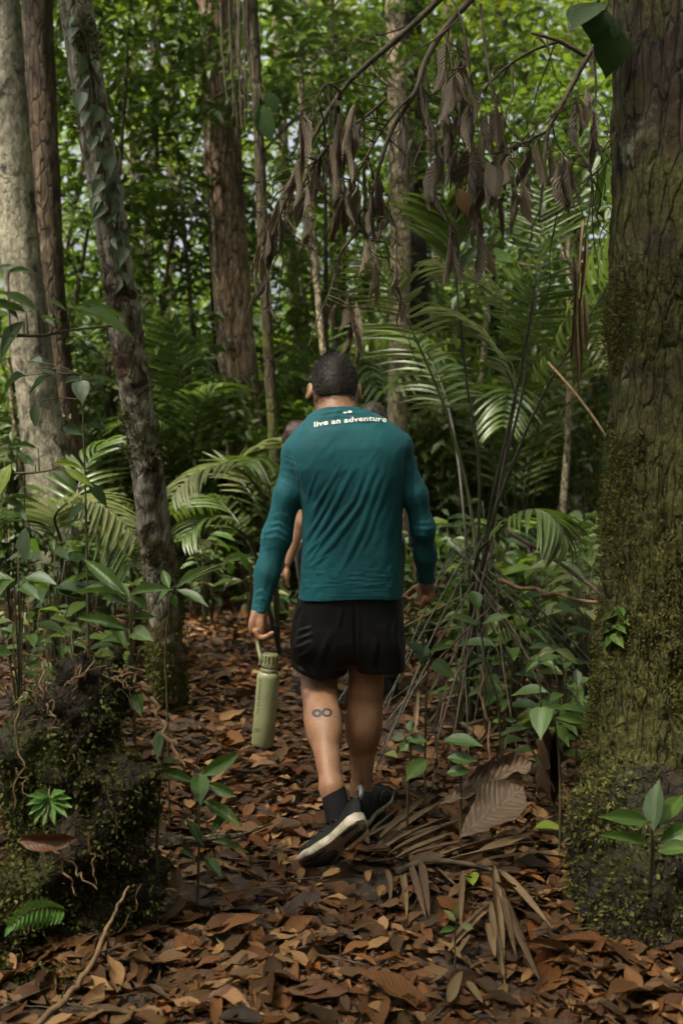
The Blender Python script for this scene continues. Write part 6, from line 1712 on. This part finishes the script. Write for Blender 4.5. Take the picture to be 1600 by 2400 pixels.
# dead palm frond lying on the path
dpf = empty('fallen_palm_frond', gp(1000, 2080), 'dead brown palm frond lying flattened on the path with splayed strips', 'frond')
rach = [gp(930, 2080), gp(1000, 2055), gp(1090, 2060), gp(1190, 2085)]
for q in rach: q[2] += .05
MB().tube(rach, [.012, .006], 7, 16).build('stalk', M_twig, dpf)
stl = [leaf_data('strap', M_straw, n=8, m=3, fold=.2, arch=a, twist=t_, seed=i, wr=.08) for i, (a, t_) in enumerate(((.02, .2), (.06, -.3), (-.02, .4)))]
strips = [(880, 2010, 1050, 1900), (900, 2020, 1090, 1915), (910, 2035, 1085, 1950), (930, 2040, 1120, 1955), (860, 1985, 980, 1880), (890, 2000, 1010, 1890), (960, 2045, 1110, 2000), (1000, 2050, 1180, 1990), (1020, 2055, 1220, 2010), (960, 2050, 1085, 2010),
          (940, 2060, 955, 2180), (960, 2062, 1000, 2200), (985, 2060, 1005, 2190), (905, 2060, 918, 2150), (1020, 2060, 1070, 2115), (1085, 2080, 1078, 2215), (1155, 2070, 1185, 2360), (1160, 2080, 1210, 2310), (1170, 2080, 1290, 2200), (1150, 2160, 1180, 2340), (1175, 2140, 1275, 2380),
          (1060, 2250, 1160, 2140), (1050, 2265, 1150, 2170), (1070, 2290, 1100, 2240), (1095, 2330, 1130, 2400), (1050, 2390, 1080, 2330), (1140, 2190, 1160, 2300), (840, 2000, 1000, 1925), (870, 2030, 1040, 1960), (1120, 2030, 1250, 1985), (1130, 2055, 1270, 2040), (1090, 2065, 1260, 2070)]
for k, (x0, y0, x1, y1) in enumerate(strips):
    a, b = gp(x0, y0), gp(x1, y1); a[2] += rng.uniform(.03, .06); b[2] += rng.uniform(.035, .07)
    leaf(dpf, a, b, rng.uniform(.018, .030), stl[k % 3], up=(rng.normal(0, .3), rng.normal(0, .3), 1), name='strip')
# dead strips elsewhere (leaning dead fronds behind)
dp2 = empty('fallen_palm_frond', gp(980, 1700), 'tangle of dead palm strips fallen at the foot of the big palm', 'frond')
for k in range(46):
    px, py = rng.uniform(940, 1260), rng.uniform(1540, 1760); an = rng.uniform(-.5, 1.9)
    a = gp(px, py); l = rng.uniform(.2, .55); b = a + np.array([math.cos(an) * l, math.sin(an) * l * .9, rng.uniform(0, .18)]); a[2] += .03
    leaf(dp2, a, b, rng.uniform(.014, .028), stl[k % 3], up=(rng.normal(0, .4), -.3, 1), name='strip')
# fallen grey branch
fb = empty('fallen_branch', gp(380, 2020), 'weathered grey split branch lying across the litter beside the path', 'branch')
q = [gp(236, 2040), gp(300, 2018), gp(360, 2005), gp(430, 2006), gp(500, 2000), gp(590, 1985)]
for v in q: v[2] += .05
V, Q, T = tube(smooth_path(q, 60), [.022, .024, .02, .018, .014, .006], 20)
N = np.zeros_like(V); pth = smooth_path(q, 60); N[:1200] = V[:1200] - np.repeat(pth, 20, 0)
V = V + N * (.45 * fbm(V * np.array([10, 60, 60]), 3))[:, None]
M_wood = bark_mat('weathered_wood', (.20, .165, .12), (.13, .10, .07), (.07, .05, .035), moss_amt=0, moss_low=0, ridges=1.2, vstretch=3)
obj('wood', mesh_data('wood', V, [Q, T]), M_wood, fb)
for a, b in (((560, 1992), (640, 1975)), ((300, 2020), (280, 2000))):
    p0, p1 = gp(*a), gp(*b); p0[2] += .05; p1[2] += .07
    MB().tube([p0, (p0 + p1) / 2, p1], [.008, .003], 6, 6).build('splinter', M_wood, fb)
st = empty('fallen_stick', gp(150, 2340), 'long pale curved stick running from the lower corner up past the stump', 'stick')
q = [P(70, 2420, 2.05), P(165, 2330, 2.12), P(225, 2240, 2.2), P(258, 2160, 2.3), P(300, 2080, 2.4)]
MB().tube(smooth_path(q, 30) + rng.normal(0, .0022, (30, 3)), [.0075, .007, .005, .003], 8).build('wood', M_root, st)
for k, (x0, y0, x1, y1, lab) in enumerate(((1190, 1240, 1410, 1395, 'dark thin fallen branch leaning across low plants to the mossy trunk'), (1170, 1360, 1400, 1412, 'pale thin fallen branch lying across the litter toward the mossy trunk'), (1030, 1620, 1012, 1850, 'thin upright dead stalk beside the ribbed clump'), (1125, 1560, 1148, 1790, 'slim pale stalk standing over the big curled dead leaf'))):
    t = empty('dead_stick', P(x0, y0, 4.6 if k < 2 else 3.5), lab, 'stick')
    Ya = 4.6 if k < 2 else 3.45
    a, b = P(x0, y0, Ya + .3), P(x1, y1, Ya - .3 if k < 2 else 3.4)
    MB().tube(gnarl(a, b, 9, .015), [.012 if k < 2 else .006, .008 if k < 2 else .004], 6, 20).build('wood', M_twig if k % 2 == 0 else M_root, t)
# ------------------------------------------------------------------ the two people walking ahead, mostly hidden
def walker(base, H, turn, label, skin, hair_m, top_m, leg_m, long_sleeve, hairlen=0.0, head_off=(0, 0)):
    """A whole figure seen from behind: body, hair, top and trousers."""
    t = empty('person', base, label, 'person')
    Rm = np.array(Matrix.Rotation(turn, 3, 'Z')); k = H / 1.75
    L = lambda x, y, z: np.asarray(base) + Rm @ (np.array([x, y, z]) * k)
    hd = L(head_off[0], head_off[1] + .03, 1.62)
    def loc(p): return ((p - hd) @ Rm) / k
    sh, el, wr = [(s * .185, -.01, 1.40) for s in (-1, 1)], [(s * .235, -.03, 1.12) for s in (-1, 1)], [(s * .245, .06, .87) for s in (-1, 1)]
    hip, kn, an = [(s * .085, 0, .92) for s in (-1, 1)], [(s * .095, .05 * s, .50) for s in (-1, 1)], [(s * .095, -.02 + .08 * s, .09) for s in (-1, 1)]
    def body_f(p):
        d = ell(loc(p), (0, 0, 0), (.074, .094, .108)) * k
        d = smin(d, ell(loc(p), (0, .05, -.06), (.052, .05, .06)) * k, .03 * k)
        d = smin(d, rc(loc(p), (0, .095, -.02), (0, .108, -.04), .01, .013) * k, .01)
        for s in (-1, 1): d = smin(d, ell(loc(p), (s * .078, 0, -.02), (.012, .02, .032)) * k, .008)
        d = smin(d, rc(p, L(0, -.01, 1.42), hd, .055 * k, .05 * k), .03)
        d = smin(d, chain(p, [L(0, 0, 1.36), L(0, 0, 1.15), L(0, 0, .95)], (.12 * k, .105 * k, .12 * k), .05), .05)
        for s in (0, 1):
            d = smin(d, chain(p, [L(*sh[s]), L(*el[s]), L(*wr[s])], (.048 * k, .037 * k, .026 * k), .02), .03)
            h0 = L(wr[s][0], wr[s][1] + .01, wr[s][2] - .07)
            d = smin(d, ell(p, h0, (.02 * k, .035 * k, .05 * k)), .015)
            for f in range(4): d = smin(d, rc(p, h0 + np.array([0, (-.024 + .016 * f) * k, -.03 * k]), h0 + Rm @ np.array([-(s * 2 - 1) * .015 * k, (-.022 + .016 * f) * k, -.10 * k + .006 * abs(f - 1)]), .009 * k, .007 * k), .004)
            d = smin(d, rc(p, h0 + Rm @ np.array([0, .03 * k, .01 * k]), h0 + Rm @ np.array([-(s * 2 - 1) * .02 * k, .055 * k, -.05 * k]), .011 * k, .008 * k), .008)
            d = smin(d, chain(p, [L(*hip[s]), L(*kn[s]), L(*an[s])], (.08 * k, .056 * k, .036 * k), .03), .03)
            a0 = L(*an[s]); d = smin(d, rc(p, a0 + np.array([0, 0, -.045 * k]), a0 + Rm @ np.array([0, .15 * k, -.055 * k]), .038 * k, .03 * k), .03)
        return d
    lo, hi = np.asarray(base) + np.array([-.42, -.42, -.02]) * k, np.asarray(base) + np.array([.42, .42, 1.86]) * k
    V, Q = solid(body_f, lo, hi, .012, 1); obj('body', mesh_data('body', V, Q), skin, t)
    def hair_f(p):
        q = loc(p)
        d = ell(q, (0, -.014, .012), (.086, .106, .116))
        if hairlen: d = smin(d, ell(q, (0, -.06, -.06 - hairlen / 2), (.07, .05, .08 + hairlen / 2)), .03)
        return np.maximum(d, q[:, 1] - (.14 if hairlen else .05) - .8 * q[:, 2]) * k
    V, Q = solid(hair_f, hd - .3 * k, hd + .3 * k, .008, 1); N = normals(V, Q)
    V = V + N * (.005 * fbm(V * np.array([60, 60, 20]), 3))[:, None]
    obj('hair', mesh_data('hair', V, Q), hair_m, t)
    def top_f(p):
        d = chain(p, [L(0, -.005, 1.36), L(0, 0, 1.15), L(0, 0, .93)], (.135 * k, .125 * k, .14 * k), .05)
        for s in (0, 1):
            d = smin(d, rc(p, L(0, 0, 1.41), L(*sh[s]), .07 * k, .062 * k), .04)
            e = L(*el[s]) if long_sleeve else L(*(np.array(sh[s]) * .5 + np.array(el[s]) * .5))
            a = rc(p, L(*sh[s]), e, .062 * k, .052 * k)
            if long_sleeve: a = smin(a, rc(p, e, L(*wr[s]), .05 * k, .036 * k), .02)
            d = smin(d, a, .02)
        return np.maximum(d, np.maximum(L(0, 0, .90)[2] - p[:, 2], p[:, 2] - L(0, 0, 1.45)[2]))
    V, Q = solid(top_f, lo, hi, .012, 1); N = normals(V, Q); V = V + N * (.006 * fbm(V * 12, 3))[:, None]
    obj('top', mesh_data('top', V, Q), top_m, t)
    def leg_f(p):
        d = None
        for s in (0, 1):
            a = chain(p, [L(*hip[s]), L(*kn[s]), L(*an[s])], (.105 * k, .078 * k, .06 * k), .03)
            d = a if d is None else smin(d, a, .03)
        return np.maximum(d, np.maximum(L(0, 0, .12)[2] - p[:, 2], p[:, 2] - L(0, 0, .99)[2]))
    V, Q = solid(leg_f, lo, hi, .014, 1); obj('trousers', mesh_data('trousers', V, Q), leg_m, t)
    def shoe_f(p):
        d = None
        for s in (0, 1):
            a0 = L(*an[s]); a = rc(p, a0 + np.array([0, 0, -.045 * k]), a0 + Rm @ np.array([0, .15 * k, -.055 * k]), .046 * k, .038 * k)
            a = smin(a, rc(p, a0 + np.array([0, 0, -.04 * k]), a0 + np.array([0, 0, .05 * k]), .046 * k, .044 * k), .02)
            d = a if d is None else np.minimum(d, a)
        return d
    V, Q = solid(shoe_f, lo - .05, hi, .012, 1); obj('shoes', mesh_data('shoes', V, Q), M_upper, t)
    return t
M_skin2 = plain('light_skin', (.50, .28, .18), .5, .4, noise=((.42, .22, .14), 12))
M_auburn = plain('auburn_hair', (.060, .024, .016), .5, .4, noise=((.035, .014, .010), 40))
M_brownh = plain('brown_hair', (.050, .030, .020), .5, .4, noise=((.026, .016, .011), 40))
M_white = cloth_mat('pale_tee_cloth', (.55, .55, .50), (.48, .48, .44), .8)
M_navy = cloth_mat('navy_cloth', (.012, .016, .032), (.016, .02, .038), .8)
M_khaki = cloth_mat('dark_trouser_cloth', (.03, .028, .022), (.04, .036, .028), .8)
bx_, by_ = P(744, 1300, 5.3)[0], 5.3
walker((bx_, by_, float(ground_z(bx_, by_))), 1.475, R(60), 'person with auburn hair and short pale sleeves walking ahead, glimpsed behind the carrying arm', M_skin2, M_auburn, M_white, M_khaki, False, .10, (-.10, .06))
bx_, by_ = P(874, 1300, 5.2)[0], 5.2
walker((bx_, by_, float(ground_z(bx_, by_))), 1.575, R(-6), 'person with short brown hair in navy walking ahead, glimpsed over the shoulder in teal', M_skin2, M_brownh, M_navy, M_khaki, True, 0)
